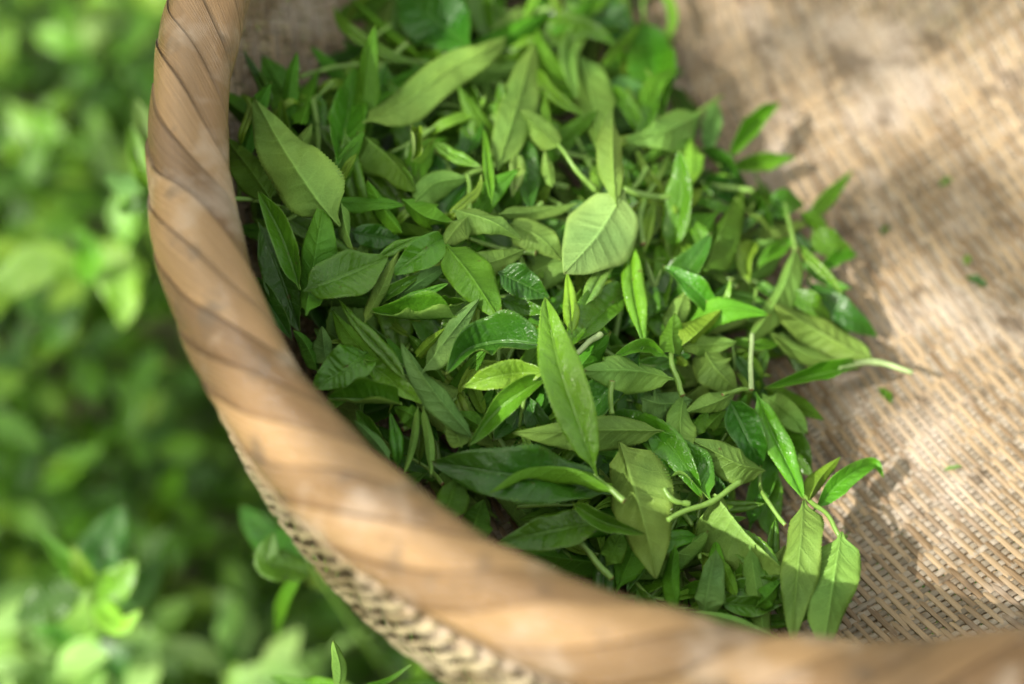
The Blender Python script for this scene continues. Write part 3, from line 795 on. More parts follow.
# right side
sh = Shoot('big shoot lying on the weave with a white stem end pointing right', 850, 365, .4)
sh.stem([(838, 367), (872, 367), (913, 372)], [3.2, 3.6, 2.4], 'w', lift=.9)
sh.leaf([(878, 364), (835, 341), (774, 304)], 19, 'u', 'P', .2, .2, 10, .9, label='broad pale leaf of the lying shoot').leaf([(848, 366), (812, 356), (766, 330)], 9, 'u', 'P', .7, .4, 0, .6).leaf([(858, 367), (826, 373), (764, 388)], 9, 't', 'G', .9, .5, 0, .7)
LF('dark green leaf lying flat on the weave behind the lying shoot', [(806, 282), (842, 312), (878, 337)], 13, 't', 'D', .1, .1, 0, .3)
LF('green leaf wedged above the broad pale leaf of the lying shoot', [(786, 292), (806, 302), (832, 322)], 10, 't', 'M', .2, .2, 0, .4)
sh = Shoot('shoot with a white stem, one long glossy rolled leaf and several spread leaves', 752, 388, .8)
sh.stem([(752, 334), (751, 360), (751, 390)], [2.2, 3], 'w', lift=1.6)
sh.stem([(751, 391), (738, 391), (722, 396)], [2.6, 2], 'g', lift=1.2)
sh.leaf([(738, 391), (716, 402), (684, 413)], 10, 'u', 'P', .3, .4, -10, 1.1, wave=.2)
sh.leaf([(756, 392), (770, 428), (788, 466), (804, 500)], 13, 't', 'G', .8, 1.0, 0, 1.8, label='long glossy rolled leaf with white shine')
sh.leaf([(762, 394), (784, 410), (808, 434)], 15, 'u', 'P', .15, .1, 0, .8).leaf([(764, 388), (792, 402), (824, 420)], 10, 'u', 'M', .2, .2, 0, .4).leaf([(762, 402), (784, 436), (812, 476)], 20, 't', 'M', .1, .1, 0, .2)
LF('smooth oval pale leaf above the white stemmed shoot', [(702, 346), (715, 368), (740, 394)], 20, 'u', 'P', .1, .1, 0, .8, shape=.68)
LF('pale arched leaf with a light midrib, right of the upright glossy leaf', [(674, 379), (634, 371), (582, 371)], 18, 'u', 'P', .15, .35, 14, 1.6)
LF('wavy grey green leaf below the pale arched leaf', [(640, 398), (662, 404), (692, 400)], 17, 'u', 'B', .2, .3, 0, 1.0, wave=.3)
LF('lime olive leaf hanging below the three leaf shoot', [(683, 393), (680, 428), (686, 464)], 15, 'u', 'P', .3, .1, 0, 1.2, shape=.9)
LF('large dark green leaf with a lit right edge, right of the big pale leaf', [(710, 499), (684, 467), (648, 428)], 22, 't', 'M', .25, .25, 12, 1.0, bull=.03)
LF('pale lance shaped leaf on a stalk pointing at the white stemmed shoot', [(765, 471), (738, 464), (715, 452), (688, 438)], 17, 'u', 'P', .2, .15, 0, 1.3, shape=.8)
LF('very dark glossy leaf hanging under the white stemmed shoot', [(728, 398), (744, 430), (761, 468)], 17, 't', 'D', .2, .35, 0, .9, bull=.12)
LF('small olive leaf above the pale lance shaped leaf', [(690, 436), (699, 424), (709, 410)], 8, 'u', 'O', .3, .2, 0, .9)
LF('second small leaf above the pale lance shaped leaf', [(703, 432), (714, 420), (726, 410)], 9, 'u', 'O', .3, .2, 0, .8)
ST('thin curved stalk running down from the very dark glossy leaf', [(760, 466), (764, 492), (786, 524)], 2.2, 'g', .8)
# lower part
LF('pale leaf lying level under the upright glossy leaf', [(664, 431), (610, 430), (560, 432), (512, 433)], 17, 'u', 'P', .15, .12, 0, 1.4, shape=.8)
ST('cut stalk standing upright above the level pale leaf', [(612, 414), (612, 381)], 3, 'g', 1.5)
LF('big pale leaf hanging point down with strong side veins, lower middle', [(620, 442), (636, 495), (648, 540), (656, 579)], 31, 'u', 'P', .14, .08, 0, 1.2, shape=.75, ser=.028)
sh = Shoot('shoot with the broadest dark blue green leaf and a curled lime leaf over it', 615, 495, 1.3)
sh.leaf([(612, 494), (560, 482), (500, 474), (430, 462)], 28, 't', 'D', .12, .15, 0, 1.3, bull=.10, label='broad dark blue green leaf')
sh.leaf([(618, 494), (574, 470), (525, 470), (490, 493)], 9, 'u', 'G', .5, .5, 20, 2.0, shape=.65, label='narrow curled lime leaf')
sh.stem([(594, 474), (606, 486), (624, 500)], [2.2, 3.4], 'g', lift=2.0)
LF('dark leaf with its tip left, just below the broadest dark leaf', [(606, 520), (556, 530), (497, 543)], 18, 't', 'M', .2, .15, 10, 1.0)
LF('thin toothed leaf crossing the foot of the big hanging leaf', [(572, 503), (602, 522), (645, 534)], 8, 't', 'M', .6, .5, 10, 1.6, ser=.04)
LF('dull olive triangle of leaf against the rim', [(443, 520), (450, 500), (459, 476)], 16, 'u', 'O', .1, 0, 0, .8)
LF('shaded leaf low behind the dull olive triangle', [(470, 540), (476, 520), (484, 500)], 16, 'u', 'O', .1, 0, 0, .3)
ST('green cut stalk slanting down to the rim', [(580, 543), (596, 560), (612, 580)], 3.4, 'g', .9)
LF('small dark rounded leaf beside the foot of the big hanging leaf', [(606, 566), (614, 550), (622, 532)], 12, 'u', 'O', .2, .1, 0, .7)
LF('green leaf folded with a brightly lit flap, lower right', [(714, 494), (742, 530), (764, 552), (788, 574)], 25, 'u', 'P', .5, .2, -18, 1.1, shape=.7, ser=.03)
ST('forked stalk lying across above the lit flap leaf', [(668, 520), (700, 502), (741, 483)], [2.6, 3.6], 'g', 1.4)
ST('short side stalk crossing the forked stalk', [(664, 488), (674, 500), (690, 504)], 3, 'g', 1.2)
LF('small upright leaf near the rim, left of the bluish upright leaf', [(678, 612), (672, 580), (675, 545)], 9, 'u', 'M', .35, .2, 0, 1.0)
LF('bluish green leaf standing upright near the rim', [(704, 622), (708, 588), (716, 550)], 15, 'u', 'B', .2, .1, 6, 1.0)
LF('small lime leaf behind the bluish upright leaf', [(720, 556), (727, 574), (736, 596)], 8, 'u', 'G', .3, .2, 0, .7)
LF('short dark leaf left of the sunlit pair', [(756, 608), (768, 596), (782, 580)], 10, 'u', 'M', .2, .2, 0, .8)
LF('level leaf low between the bluish leaf and the sunlit pair', [(718, 602), (748, 606), (784, 604)], 10, 't', 'M', .3, .3, 0, .5)
LF('pale strip of leaf just above the near rim', [(690, 611), (730, 620), (780, 638)], 7, 'u', 'P', .3, .3, 0, 1.2)
sh = Shoot('shoot with two long leaves half in sun, at the lower right of the heap', 803, 502, .9)
sh.leaf([(804, 500), (801, 540), (796, 590), (792, 645)], 20, 'u', 'P', .22, .05, 10, 1.5, shape=.62, label='leaf with a bright sunlit base')
sh.leaf([(842, 532), (835, 572), (829, 610), (822, 655)], 25.5, 'u', 'P', .10, .06, -4, 1.6, shape=.66, label='leaf with a sunlit upper part and light midrib')
sh.leaf([(808, 500), (820, 478), (840, 457)], 8, 'u', 'Y', .5, .4, 10, 1.5, label='small lime leaf')
sh.leaf([(814, 510), (842, 481), (872, 464), (884, 478)], 10, 't', 'G', .35, .4, 0, .9, label='dark green leaf with a bent tip')
sh.stem([(804, 494), (810, 506), (834, 536), (846, 534)], [2.6, 2.2], 'g', lift=1.3)
# lower left, near the rim
LF('folded level leaf near the rim on the left, under the round veined leaf', [(402, 404), (366, 401), (327, 398)], 10, 't', 'M', .6, .8, 15, 1.0)
LF('short leaf end right of the folded level leaf', [(424, 424), (410, 414), (394, 407)], 11, 'u', 'M', .2, .2, 0, .8)
LF('slender pale leaf hanging straight down over a dark gap', [(418, 406), (414, 440), (404, 474)], 4, 'u', 'P', .5, .4, 0, 1.0)
LF('second slender hanging leaf, closer to the broadest dark leaf', [(423, 406), (429, 440), (431, 478)], 5, 'u', 'P', .5, .4, 0, 1.0)
LF('rolled dark leaf standing near the rim over a gap', [(398, 468), (396, 440), (390, 412)], 7, 't', 'M', .6, 1.6, 0, .6)
LF('narrow leaf slanting behind the near rim on the left', [(382, 446), (368, 428), (356, 410)], 7, 't', 'M', .5, .6, 0, .6)
LF('pale grey strip of leaf rising along the near rim', [(390, 460), (374, 440), (354, 420)], 6, 'u', 'B', .4, .3, 0, 1.0)
LF('pale leaf piece behind the bright arched leaf', [(462, 448), (456, 432), (450, 412)], 11, 'u', 'P', .2, .1, 0, .9)
LF('green leaf piece between the arched leaf and the grey blade', [(484, 428), (470, 420), (456, 412)], 9, 'u', 'M', .2, .1, 0, .6)

# ---- leaves and shoots lower down in the heap: a number of shapes, copied
def loose_blade(k, L_, W, adax, fold, curl):
    n = 40
    q = np.random.default_rng(900 + k)
    t = np.linspace(0, 1, n)
    C_ = np.stack([.5 * q.normal() * np.sin(t * 2.6), t * L_, .45 * q.normal() * np.sin(t * 3.1) + .2 * q.normal() * np.sin(t * 6)], -1)
    tw = R(q.normal() * 28) * (t - .5)
    N_ = np.stack([np.sin(tw), 0 * t, np.cos(tw)], -1)
    return blade(C_, N_, W, adax, fold, curl, wave=.16, bull=.04, seed=900 + k, na=n, nc=11)
protos = []
SHAPES = [(4.6, .62, 1, .25, .2), (5.0, .70, -1, .2, .1), (4.2, .40, 1, .95, -1.9), (4.8, .50, -1, .5, .5), (3.6, .34, 1, .95, -2.2), (5.2, .56, 1, .4, .5), (4.4, .66, -1, .15, .3), (3.8, .46, -1, .8, .3), (4.9, .38, 1, .9, -1.6), (4.0, .55, 1, .3, -.5), (4.5, .44, -1, .3, .9), (3.2, .40, -1, .4, .3)]
for k, (L_, W, adax, fo, cu) in enumerate(SHAPES):
    V, Fc, fm, uv = loose_blade(k, L_, W, adax, fo, cu)
    for cc in ('DMG' if adax > 0 else 'PGP'):
        top_, und = (cc, OTHER_UNDER[cc]) if adax > 0 else (OTHER_TOP[cc], cc)
        protos.append(mesh('tea_leaf', V, Fc, [LM[top_, 't'], LM[und, 'u']], fm, uv))
# a few plucked shoots (stem, bud, two or three leaves)
def make_loose_shoot(k):
    q = np.random.default_rng(400 + k)
    parts = []
    bend_ = q.normal() * .5
    tip = np.array([bend_, 2.4, .2])
    V, Fc = tube([[0, 0, 0], [bend_ * .2, 1.2, .15 * q.normal()], tip], [.115, .10, .07], 16)
    fm = np.zeros(len(Fc), int); fm[-6:-3] = 1; fm[:8] = 1
    parts.append(('stem', mesh('stem', V, Fc, [SM['g'], SM['c']], fm)))
    for i in range(3):
        p0 = np.array([bend_ * (.35 + .3 * i) , 1.0 + .65 * i, .05]) if i < 2 else tip
        an = (q.uniform(.35, .8) * (1 if i % 2 else -1)) if i < 2 else q.normal() * .2
        L_ = (4.6, 3.8, 2.6)[i] * q.uniform(.8, 1.1); W = (.55, .48, .22)[i] * q.uniform(.8, 1.15)
        adax = 1 if q.random() < .55 else -1
        V, Fc, fm, uv = loose_blade(40 + k * 5 + i, L_, W, adax, .95 if i == 2 else q.uniform(.2, .7), -2.0 if i == 2 else q.uniform(-.3, .5))
        pit = q.uniform(-.2, .12)
        ca, sa = math.cos(an), math.sin(an)
        Rm = np.array([[ca, sa, 0], [-sa, ca, 0], [0, 0, 1]]) @ np.array([[1, 0, 0], [0, math.cos(pit), -math.sin(pit)], [0, math.sin(pit), math.cos(pit)]])
        V = V @ Rm.T + p0
        cc = q.choice(list('MGP' if adax < 0 else 'DMG')) if i < 2 else 'Y'
        top_, und = (cc, OTHER_UNDER[cc]) if adax > 0 else (OTHER_TOP[cc], cc)
        parts.append(('bud' if i == 2 else 'leaf', mesh('leaf', V, Fc, [LM[top_, 't'], LM[und, 'u']], fm, uv)))
    return parts
shoot_protos = [make_loose_shoot(k) for k in range(8)]
HEAP_POLY = np.array([(232, 120), (262, 62), (330, 76), (372, 30), (400, -50), (620, -60), (668, 30), (690, 100), (745, 150), (800, 215), (845, 250), (862, 320), (800, 345), (812, 420), (800, 470), (770, 480), (790, 560), (770, 618), (700, 616),
                      (600, 600), (500, 540), (420, 480), (330, 400), (270, 320), (235, 220)], float)
def inside(u, v):
    x, y = HEAP_POLY[:, 0], HEAP_POLY[:, 1]
    x2, y2 = np.roll(x, -1), np.roll(y, -1)
    c = ((y > v) != (y2 > v)) & (u < (x2 - x) * (v - y) / (y2 - y + 1e-9) + x)
    return c.sum() % 2 == 1
first = None
made = 0
tries = 0
seen_ = [[], [], [], []]
while made < 305 and tries < 12000:
    tries += 1
    lay = made % 4
    cand = []
    while len(cand) < 10:                                # spread each layer evenly
        u, v = rng.uniform(225, 870), rng.uniform(-55, 625)
        if inside(u, v): cand.append((u, v))
    if seen_[lay]:
        q_ = np.array(seen_[lay])
        u, v = max(cand, key=lambda c: np.hypot(q_[:, 0] - c[0], q_[:, 1] - c[1]).min())
    else: u, v = cand[0]
    seen_[lay].append((u, v))
    if made >= 235: lay = 0
    dpt = (-.45, -.45, -.7, -.9)[made % 4] if made >= 235 else (-.65, -1.05, -1.6, -2.5)[made % 4] - .3 * rng.random()
    edge = u > 700
    P = place(u, v, dpt * (.35 if edge else 1), gap=.6)
    tl = .12 if edge else .24
    zax = nrm(np.array([rng.normal() * tl, -.25 + rng.normal() * tl, 1.0]))
    ang = rng.uniform(0, 2 * math.pi)
    xa = nrm(np.cross(np.array([math.sin(ang), math.cos(ang), 0]), zax)); ya = np.cross(zax, xa)
    late = made >= 235
    is_shoot = (made % 5 in (0, 2) and not edge) or late
    me = protos[rng.integers(len(protos))]
    sc = (1.0 + .3 * rng.random()) * (.65 if edge else 1) * (.95 if is_shoot else 1) * (.72 if late else 1)
    Mx = np.stack([xa, ya, zax], -1)
    P = P - Mx @ np.array([0, 2.2 * sc, 0])
    tip = P + Mx @ np.array([0, 4.6 * sc, 0])
    if max(math.hypot(*P[:2]), math.hypot(*tip[:2])) > 20.3: continue
    pj = []
    for Q in (P, tip, (P + tip) / 2):
        dv_ = Q - CAM; zc_ = dv_ @ fw
        pj.append((512 + F * (dv_ @ rt) / zc_, 342 - F * (dv_ @ up) / zc_))
    if any(v_ > -20 and v_ < 590 and u_ > 240 and not inside(u_, v_) for u_, v_ in pj): continue
    bad = False
    for Q in (P, tip):
        if math.hypot(*Q[:2]) > wall_r(Q[2]) - .3: bad = True
    if bad:
        P[2] += 1.0
        if math.hypot(*P[:2]) > wall_r(P[2]) - .2 or math.hypot(*tip[:2]) > wall_r(tip[2] + 1) - .2: continue
    mw = Matrix([[*(Mx[r_] * sc), P[r_] * S] for r_ in range(3)] + [[0, 0, 0, 1]])
    if is_shoot:
        o = bpy.data.objects.new('tea_shoot', None); o.empty_display_size = .01
        col.objects.link(o); o.matrix_world = mw
        for pn, pm in shoot_protos[rng.integers(len(shoot_protos))]:
            c_ = bpy.data.objects.new(pn, pm); col.objects.link(c_); c_.parent = o
        tag(o, 'tea shoot sunk in the heap, mostly covered by the leaves lying over it', 'tea shoot', 'shoots sunk in the heap under others')
    else:
        o = bpy.data.objects.new('tea_leaf', me)
        col.objects.link(o); o.matrix_world = mw
        tag(o, 'tea leaf sunk in the heap, mostly covered by the leaves lying over it', 'leaf', 'leaves sunk in the heap under others')
    made += 1

# scraps caught in the weave
def scrap(label, u, v, L_, W, cc, ang, curl):
    P = hit_bowl(u, v)
    d = np.array([math.cos(ang), math.sin(ang), 0.05])
    C_ = P[None] + np.linspace(-.5, .5, 16)[:, None] * d * L_ + np.array([0, 0, .16])
    V, Fc, fm, uv = blade(C_, np.tile(np.array([0, 0, 1.0]), (16, 1)), W, 1, .3, curl, na=16, nc=7, wave=.3, seed=int(u), ser=0)
    o = link('leaf_scrap', mesh('leaf_scrap', V, Fc, [LM[cc, 't'], LM[cc, 'u']], fm, uv)); recenter(o)
    tag(o, label, 'leaf scrap', 'scraps caught in the weave')
def hit_bowl(u, v):
    d = ray(u, v)
    for t_ in np.arange(35, 90, .05):
        P = CAM + d * t_
        if P[2] < ZM and math.hypot(P[0], P[1]) > wall_r(P[2]): return P
    return P
scrap('tiny pale green scrap of leaf caught in the upper right weave', 945, 184, .7, .14, 'P', .6, .6)
scrap('dark dried scrap of leaf lying in the right part of the weave', 975, 284, .9, .2, 'D', 2.6, .8)
scrap('yellowish flake just above the dark dried scrap', 966, 262, .5, .15, 'Y', 1.2, .3)
scrap('thin pale bit of stalk lying alone on the sunlit weave, lower right', 952, 470, .7, .07, 'W', .2, 1.2)
scrap('small green bud end fallen on the weave near the white stem end', 884, 398, .8, .14, 'G', 2.2, 1.5)
scrap('brownish green crumb near the rolled leaf standing apart', 884, 232, .5, .12, 'O', .9, .7)

# ================================================================== TEA BUSHES beyond and below the basket
def small_leaves(n, pos, nrmv, length, seed):
    """n simple leaves: pos (n,3) petiole ends, nrmv (n,3) growth directions"""
    r_ = np.random.default_rng(seed)
    na, nc = 12, 5
    t = np.linspace(0, 1, na); s = np.linspace(-1, 1, nc)
    S_, T_ = np.meshgrid(s, t)
    Vs, Fs = [], []
    base = grid_faces(na, nc)
    prof = np.power(np.sin(math.pi * np.power(np.clip(t, 0.02, .985), .85)), .85)
    for i in range(n):
        d = nrmv[i] / np.linalg.norm(nrmv[i])
        side = nrm(np.cross(d, np.array([r_.normal() * .4, r_.normal() * .4, 1.0])))
        upv = np.cross(side, d)
        L_ = length[i]; W = L_ * (.19 + .06 * r_.random())
        droop = r_.uniform(-.05, .45)
        x = S_ * W * prof[:, None]
        fold = r_.uniform(.1, .5)
        h = np.abs(x) * fold + L_ * (.25 * T_ - droop * T_ ** 2) + .06 * W * np.sin(T_ * 9 + i) * S_
        V = pos[i] + d * (T_ * L_)[..., None] + side * x[..., None] + upv * h[..., None]
        Vs.append(V.reshape(-1, 3)); Fs.append(base + i * na * nc)
    uv = np.tile(np.stack([T_, (S_ + 1) / 2], -1).reshape(-1, 2), (n, 1))
    return np.vstack(Vs), np.vstack(Fs), uv

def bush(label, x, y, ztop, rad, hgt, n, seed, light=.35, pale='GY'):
    r_ = np.random.default_rng(seed)
    root = empty('tea_bush', (x, y, GZ), label, 'bush', 'tea bushes around the basket')
    zc = ztop - hgt * .5
    # twigs
    TV, TF, o_ = [], [], 0
    ends = []
    for k in range(26):
        a_ = r_.uniform(0, 6.28); q = rad * math.sqrt(r_.random()) * .85
        z_ = zc + hgt * .5 * math.sqrt(max(.02, 1 - (q / rad) ** 2)) * r_.uniform(.55, .95)
        e_ = np.array([x + q * math.cos(a_), y + q * math.sin(a_), z_])
        p0 = np.array([x + r_.normal() * 1.2, y + r_.normal() * 1.2, GZ - .5])
        m_ = (p0 + e_) / 2 + np.array([r_.normal() * 2, r_.normal() * 2, -2 + r_.normal()])
        V, Fc = tube([p0, m_, e_], [.42, .28, .12], 10, 8)
        TV.append(V); TF.append(Fc + o_); o_ += len(V)
        ends.append(e_)
    link('twigs', mesh('twigs', np.vstack(TV), np.vstack(TF), [SM['b']]), root)
    pos, d, ln = [], [], []
    while len(pos) < n:
        e_ = ends[r_.integers(len(ends))]
        p = e_ + np.array([r_.normal() * 3, r_.normal() * 3, -abs(r_.normal()) * hgt * .22 + .8])
        if math.hypot(p[0], p[1]) < 25 and p[2] > -15.5 - 0 * x:
            continue
        a_ = r_.uniform(0, 6.28)
        dd = np.array([math.cos(a_), math.sin(a_), r_.uniform(-.2, .7)])
        q = p + dd * 6
        if math.hypot(q[0], q[1]) < 24.5 and q[2] > -17: continue
        pos.append(p); d.append(dd); ln.append(r_.uniform(2.2, 4.4))
    V, Fc, uv = small_leaves(n, np.array(pos), np.array(d), ln, seed + 50)
    young = r_.random(n) < light  # light-coloured leaves: young growth, in some bushes also painted-in sun brightness
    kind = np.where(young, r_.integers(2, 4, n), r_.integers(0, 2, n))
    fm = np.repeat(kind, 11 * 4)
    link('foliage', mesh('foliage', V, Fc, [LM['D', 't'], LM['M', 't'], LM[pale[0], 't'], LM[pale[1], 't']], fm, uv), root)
bush('tea bush with bright young leaves, far behind the upper left of the rim', -43, 38, -32, 19, 28, 850, 1, .4)
bush('tea bush whose crown shows just beside the top of the rim', -27, 36, -36, 14, 24, 560, 2, .4)
bush('tea bush with large sunlit leaves, left of the middle of the rim', -42, 15, -32, 15, 27, 680, 3, .4)
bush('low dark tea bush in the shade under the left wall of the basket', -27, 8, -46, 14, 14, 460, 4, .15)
bush('shaded tea bush at the left edge, below the sunlit one', -45, -2, -40, 13, 20, 520, 5, .3)
bush('bright sunlit tea bush at the lower left corner', -33, -17, -30, 13, 30, 800, 6, .9, 'PW')  # mostly pale leaf colours, standing in for strong sun
bush('sunlit tea bush right below the near left wall of the basket', -17, -19, -29, 12, 31, 760, 7, .85, 'YW')  # high share of pale leaves paints in the sunlit look
bush('tea bush behind the far rim, reached only by the blurred upper left corner', -60, 58, -22, 18, 36, 260, 8, .4)

bush('tea bush under the basket, its top twigs carrying the woven floor', 3, 1, -16.5, 19, 26, 420, 9, .3)

def wpt(u, v, z): return at(u, v, z - (5 if u < 220 and z < -15 else 0))
class FreeShoot:
    def __init__(s, label, pts, rad, m='g'):
        P = np.array([wpt(*p) for p in pts]); pass
        foot = P[0].copy()
        g0 = np.array([foot[0] + 3, foot[1] + 4, GZ])
        s.root = empty('tea_plant', g0, label, 'tea plant', 'single tea shoots near the basket')
        bpy.context.view_layer.update()
        V, Fc = tube(np.vstack([g0 - [0, 0, 1], (g0 + foot) / 2 + [.6, -.4, -1], P]), [.35, .25, rad, rad * .7], 30, 8)
        link('stem', mesh('stem', V, Fc, [SM[m]]), s.root)
    def leaf(s, pts, w, side, c, fold=.2, curl=.1, roll=0, name='leaf', **kw):
        na = 40
        P = np.array([wpt(*p) for p in pts]); C_ = spline(P, na)
        T = nrm(np.gradient(C_, axis=0)); N_ = nrm(nrm(CAM - C_) * .8 + np.array([0, 0, .35])); N_ = nrm(N_ - (N_ * T).sum(-1, keepdims=True) * T)
        a_ = R(roll); N_ = N_ * math.cos(a_) + np.cross(T, N_) * math.sin(a_)
        W = .85 * w * float(((C_ - CAM) @ fw).mean()) / F
        V, Fc, fm, uv = blade(C_, N_, W, 1 if side == 't' else -1, fold, curl, na=na, nc=11, wave=.12, bull=.05, seed=int(pts[0][0] * 7 + pts[0][1]) % 9999, **kw)
        mats = [LM[c, 't'], LM[OTHER_UNDER[c], 'u']] if side == 't' else [LM[OTHER_TOP[c], 't'], LM[c, 'u']]
        link(name, mesh(name, V, Fc, mats, fm, uv), s.root)
        return s
FreeShoot('tea plant with a greyish shiny leaf touching the outer wall of the basket', [(330, 590, -28), (318, 572, -21), (308, 562, -17)], .16).leaf([(312, 575, -17), (290, 568, -16.5), (268, 560, -16), (274, 532, -15.5)], 19, 't', 'O', .2, .1, 0).leaf([(308, 562, -17), (270, 540, -20), (240, 505, -22)], 22, 't', 'D', .1, .1, 0).leaf([(306, 566, -17), (284, 600, -21), (276, 640, -25)], 8, 't', 'M')
FreeShoot('tea plant with one small curled pale leaf standing clear below the basket wall', [(395, 700, -24), (360, 690, -17), (342, 680, -13)], .13).leaf([(338, 692, -13), (340, 668, -12), (333, 640, -11)], 9, 'u', 'P', .35, .3, 10).leaf([(350, 690, -14), (385, 682, -14), (412, 664, -13.5)], 3, 't', 'G', .6, 1.).leaf([(350, 690, -15), (310, 690, -17), (270, 676, -18)], 15, 't', 'G').leaf([(384, 700, -17), (420, 690, -17.5), (450, 690, -18)], 16, 't', 'M')
FreeShoot('blurred tea plant with grey sheened round leaves, lower left', [(90, 660, -34), (95, 620, -26), (88, 585, -21)], .2).leaf([(88, 588, -21), (104, 548, -20), (124, 504, -19)], 27, 't', 'D', .05, 0, 0).leaf([(84, 592, -22), (50, 602, -22), (14, 622, -22)], 26, 't', 'D', .05, 0).leaf([(92, 590, -21), (66, 560, -19), (36, 528, -18)], 12, 't', 'G', .3, .2).leaf([(94, 590, -21), (116, 585, -20), (136, 560, -19)], 22, 't', 'G').leaf([(100, 600, -22), (140, 590, -22), (165, 555, -22)], 17, 't', 'D', .1, 0).leaf([(95, 600, -21), (120, 625, -19), (142, 610, -18)], 15, 't', 'Y').leaf([(92, 590, -21), (82, 570, -19), (72, 545, -18)], 13, 't', 'Y')
FreeShoot('blurred tea plant with two large lit leaves left of the rim', [(70, 360, -34), (80, 320, -26), (84, 280, -22)], .2).leaf([(84, 285, -22), (52, 262, -21), (6, 285, -22), (-8, 320, -24)], 25, 't', 'Y', .1, .1).leaf([(86, 285, -22), (110, 262, -21), (124, 300, -22), (122, 330, -23)], 26, 't', 'Y', .1, .1).leaf([(84, 284, -21), (90, 250, -19), (74, 226, -18)], 15, 't', 'G').leaf([(80, 300, -24), (60, 330, -25), (40, 345, -27)], 14, 't', 'D')
FreeShoot('tea plant with a glossy bud cluster peeping past the left rim', [(160, 260, -24), (160, 210, -17), (152, 178, -13)], .15).leaf([(148, 178, -12), (138, 155, -11.5), (130, 124, -11)], 11, 't', 'G', .4, .3, 0).leaf([(147, 160, -12), (146, 135, -11.5), (136, 98, -11)], 12, 't', 'P', .3, .3, 0).leaf([(150, 190, -13), (130, 186, -13), (104, 176, -14)], 14, 'u', 'B', .1, .1).leaf([(150, 205, -13), (134, 205, -13), (118, 210, -14)], 10, 't', 'D', .1, .1).leaf([(150, 190, -13), (140, 172, -12), (130, 150, -12)], 9, 't', 'Y', .4, .4)
FreeShoot('far blurred tea plant with a pale leaf and a bare twig, top left', [(60, 120, -40), (80, 80, -34), (95, 50, -30)], .2).leaf([(95, 52, -30), (92, 34, -29), (100, 12, -29)], 15, 'u', 'W', .1, 0).leaf([(95, 52, -30), (60, 40, -29), (30, 30, -29)], 16, 't', 'G').leaf([(80, 140, -36), (70, 140, -35), (58, 120, -34)], 13, 'u', 'W', .1, 0).leaf([(110, 60, -31), (132, 40, -31), (150, 8, -31)], 12, 't', 'G')

# ================================================================== unseen TREE, its crown shaped for the wanted shade (behind the camera, on the sun's side)
tree = empty('shade_tree', (-270, -165, GZ), 'unseen leafy tree behind the viewer, its crown shaped to throw dappled shade on the basket', 'tree')
e1 = nrm(np.cross(SUN, np.array([0, 0, 1.0]))); e2 = np.cross(SUN, e1)
def q2(P): return np.array([P @ e1, P @ e2])
def hit(u, v):
    d = ray(u, v)
    for t_ in np.arange(35, 90, .1):
        P = CAM + d * t_
        if P[2] < ZM and math.hypot(P[0], P[1]) > wall_r(P[2]): return P
    return P
GAPS = []      # crown openings placed where sun patches are wanted (centre in the plane across the sun, radius, strength)
def gap(P, r_, s_): GAPS.append((q2(np.asarray(P)), r_, s_))
for u, v, r_, s_ in [(945, 545, 1.6, 1), (985, 570, 2.0, 1), (1020, 530, 2.4, 1), (985, 500, 1.6, 1), (920, 510, .6, .9), (1020, 450, 1.4, .7),
                     (1010, 60, 1.6, .9), (950, 100, 1.5, .9), (890, 140, 1.2, .85), (835, 175, .9, .7), (830, 30, 1.3, .8), (770, 60, 1.0, .8), (700, 85, .8, .7), (1000, 140, 1.2, .8), (890, 255, 1.0, .6), (850, 290, .8, .5), (1080, 100, 4, .8), (940, 400, .8, .5)]:
    gap(hit(u, v), r_, s_)
for u, v, z, r_, s_ in [(805, 520, -9, 1.7, 1), (845, 560, -9, 1.5, 1), (745, 505, -8, 1.0, .9), (600, 220, -5, 1.4, .7), (660, 130, -6.5, 1.6, .7), (525, 90, -5.5, 1.5, .6), (450, 70, -6, 1.2, .6), (570, 60, -7, 1.5, .6),
                        (415, 545, .8, 1.5, 1), (340, 482, .8, 1.0, 1), (490, 600, .8, 1.5, 1), (195, 108, 1, .3, .9), (172, 20, 1, .3, .6), (430, 640, -3, .8, .6), (572, 370, -3.6, .5, .6), (632, 290, -6, .6, .6), (450, 28, -6, .5, .7), (655, 70, -8, .5, .7), (500, 345, -4.5, .3, .6), (420, 110, -5, .3, .5), (760, 440, -8, .3, .6), (780, 290, -8.5, .6, .6), (820, 345, -9.5, .5, .7), (310, 150, -2.5, .2, .4), (700, 460, -7, .2, .5),
                        (150, 680, -31, 6, 1), (60, 690, -31, 6, 1), (250, 665, -30, 6, 1), (110, 640, -30, 4, 1), (210, 640, -30, 4, 1), (10, 640, -31, 4, .9), (-20, 690, -31, 6, 1), (330, 660, -27, 3, 1), (50, 285, -27, 2.5, .8), (120, 290, -27, 2.5, .8), (60, 110, -30, 5, .6), (100, 40, -30, 5, .8), (20, 30, -30, 5, .7), (80, 200, -26, 4, .7), (30, 460, -30, 3, .5), (140, 120, -20, 3, .7), (70, 565, -20, 2, .6), (110, 520, -19, 2, .5)]:
    gap(at(u, v, z), r_, s_)
gq = np.array([g_[0] for g_ in GAPS]); gr = np.array([g_[1] for g_ in GAPS]); gs = np.array([g_[2] for g_ in GAPS])
r_ = np.random.default_rng(77)
cq = q2(np.array([-12.0, 5, -15]))
pos, dirs, lens = [], [], []
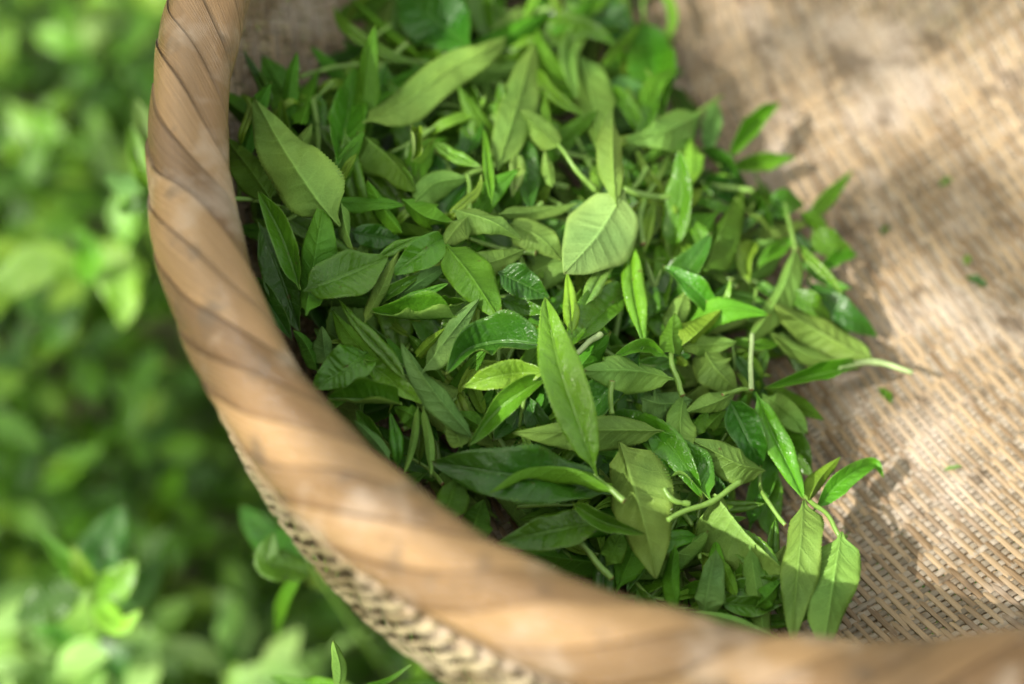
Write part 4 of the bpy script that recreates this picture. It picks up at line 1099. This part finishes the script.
while len(pos) < 3000:
    ra = 78 * math.sqrt(r_.random()); an = r_.uniform(0, 6.28)
    q = cq + ra * np.array([math.cos(an), math.sin(an)])
    d_ = np.hypot(*(gq - q).T)
    k_ = gs * np.clip(1 - (d_ - gr - 1.2) / 1.6, 0, 1)
    if r_.random() < k_.max(): continue
    dist = 300 + r_.uniform(-18, 22) - ra * ra * .004
    P = SUN * dist + e1 * q[0] + e2 * q[1]
    a_ = r_.uniform(0, 6.28)
    dd = e1 * math.cos(a_) + e2 * math.sin(a_) + SUN * r_.normal() * .35
    L_ = r_.uniform(4.5, 7.5)
    pos.append(P - dd * L_ * .5); dirs.append(dd); lens.append(L_)
# leaves face roughly upward to the sun
def crown_leaves(pos, dirs, lens):
    n = len(pos); na, nc = 6, 3
    t = np.linspace(0, 1, na); s = np.linspace(-1, 1, nc)
    S_, T_ = np.meshgrid(s, t)
    prof = np.array([.1, .75, 1, .9, .55, .05])
    Vs, Fs = [], []
    bf = grid_faces(na, nc)
    for i in range(n):
        d = nrm(dirs[i]); tl = SUN + r_.normal(size=3) * .35
        sd = nrm(np.cross(d, tl)); un = np.cross(sd, d)
        W = lens[i] * .26
        Vs.append((pos[i] + d * (T_ * lens[i])[..., None] + sd * (S_ * W * prof[:, None])[..., None] + un * (np.abs(S_) * W * .25 * prof[:, None] - lens[i] * .1 * T_ ** 2)[..., None]).reshape(-1, 3))
        Fs.append(bf + i * na * nc)
    return np.vstack(Vs), np.vstack(Fs), np.tile(np.stack([T_, (S_ + 1) / 2], -1).reshape(-1, 2), (n, 1))
V, Fc, uv = crown_leaves(pos, dirs, lens)
link('crown', mesh('crown', V, Fc, [LM['M', 't']], None, uv), tree)
cc = SUN * 300 + e1 * cq[0] + e2 * cq[1]
V, Fc = tube([np.array([-270, -165, GZ - 2]), np.array([-272, -162, 50]), np.array([-258, -155, 140]), cc + np.array([-25, -25, 10])], [9, 7.5, 6, 3], 30, 8)
link('trunk', mesh('trunk', V, Fc, [SM['b']]), tree)
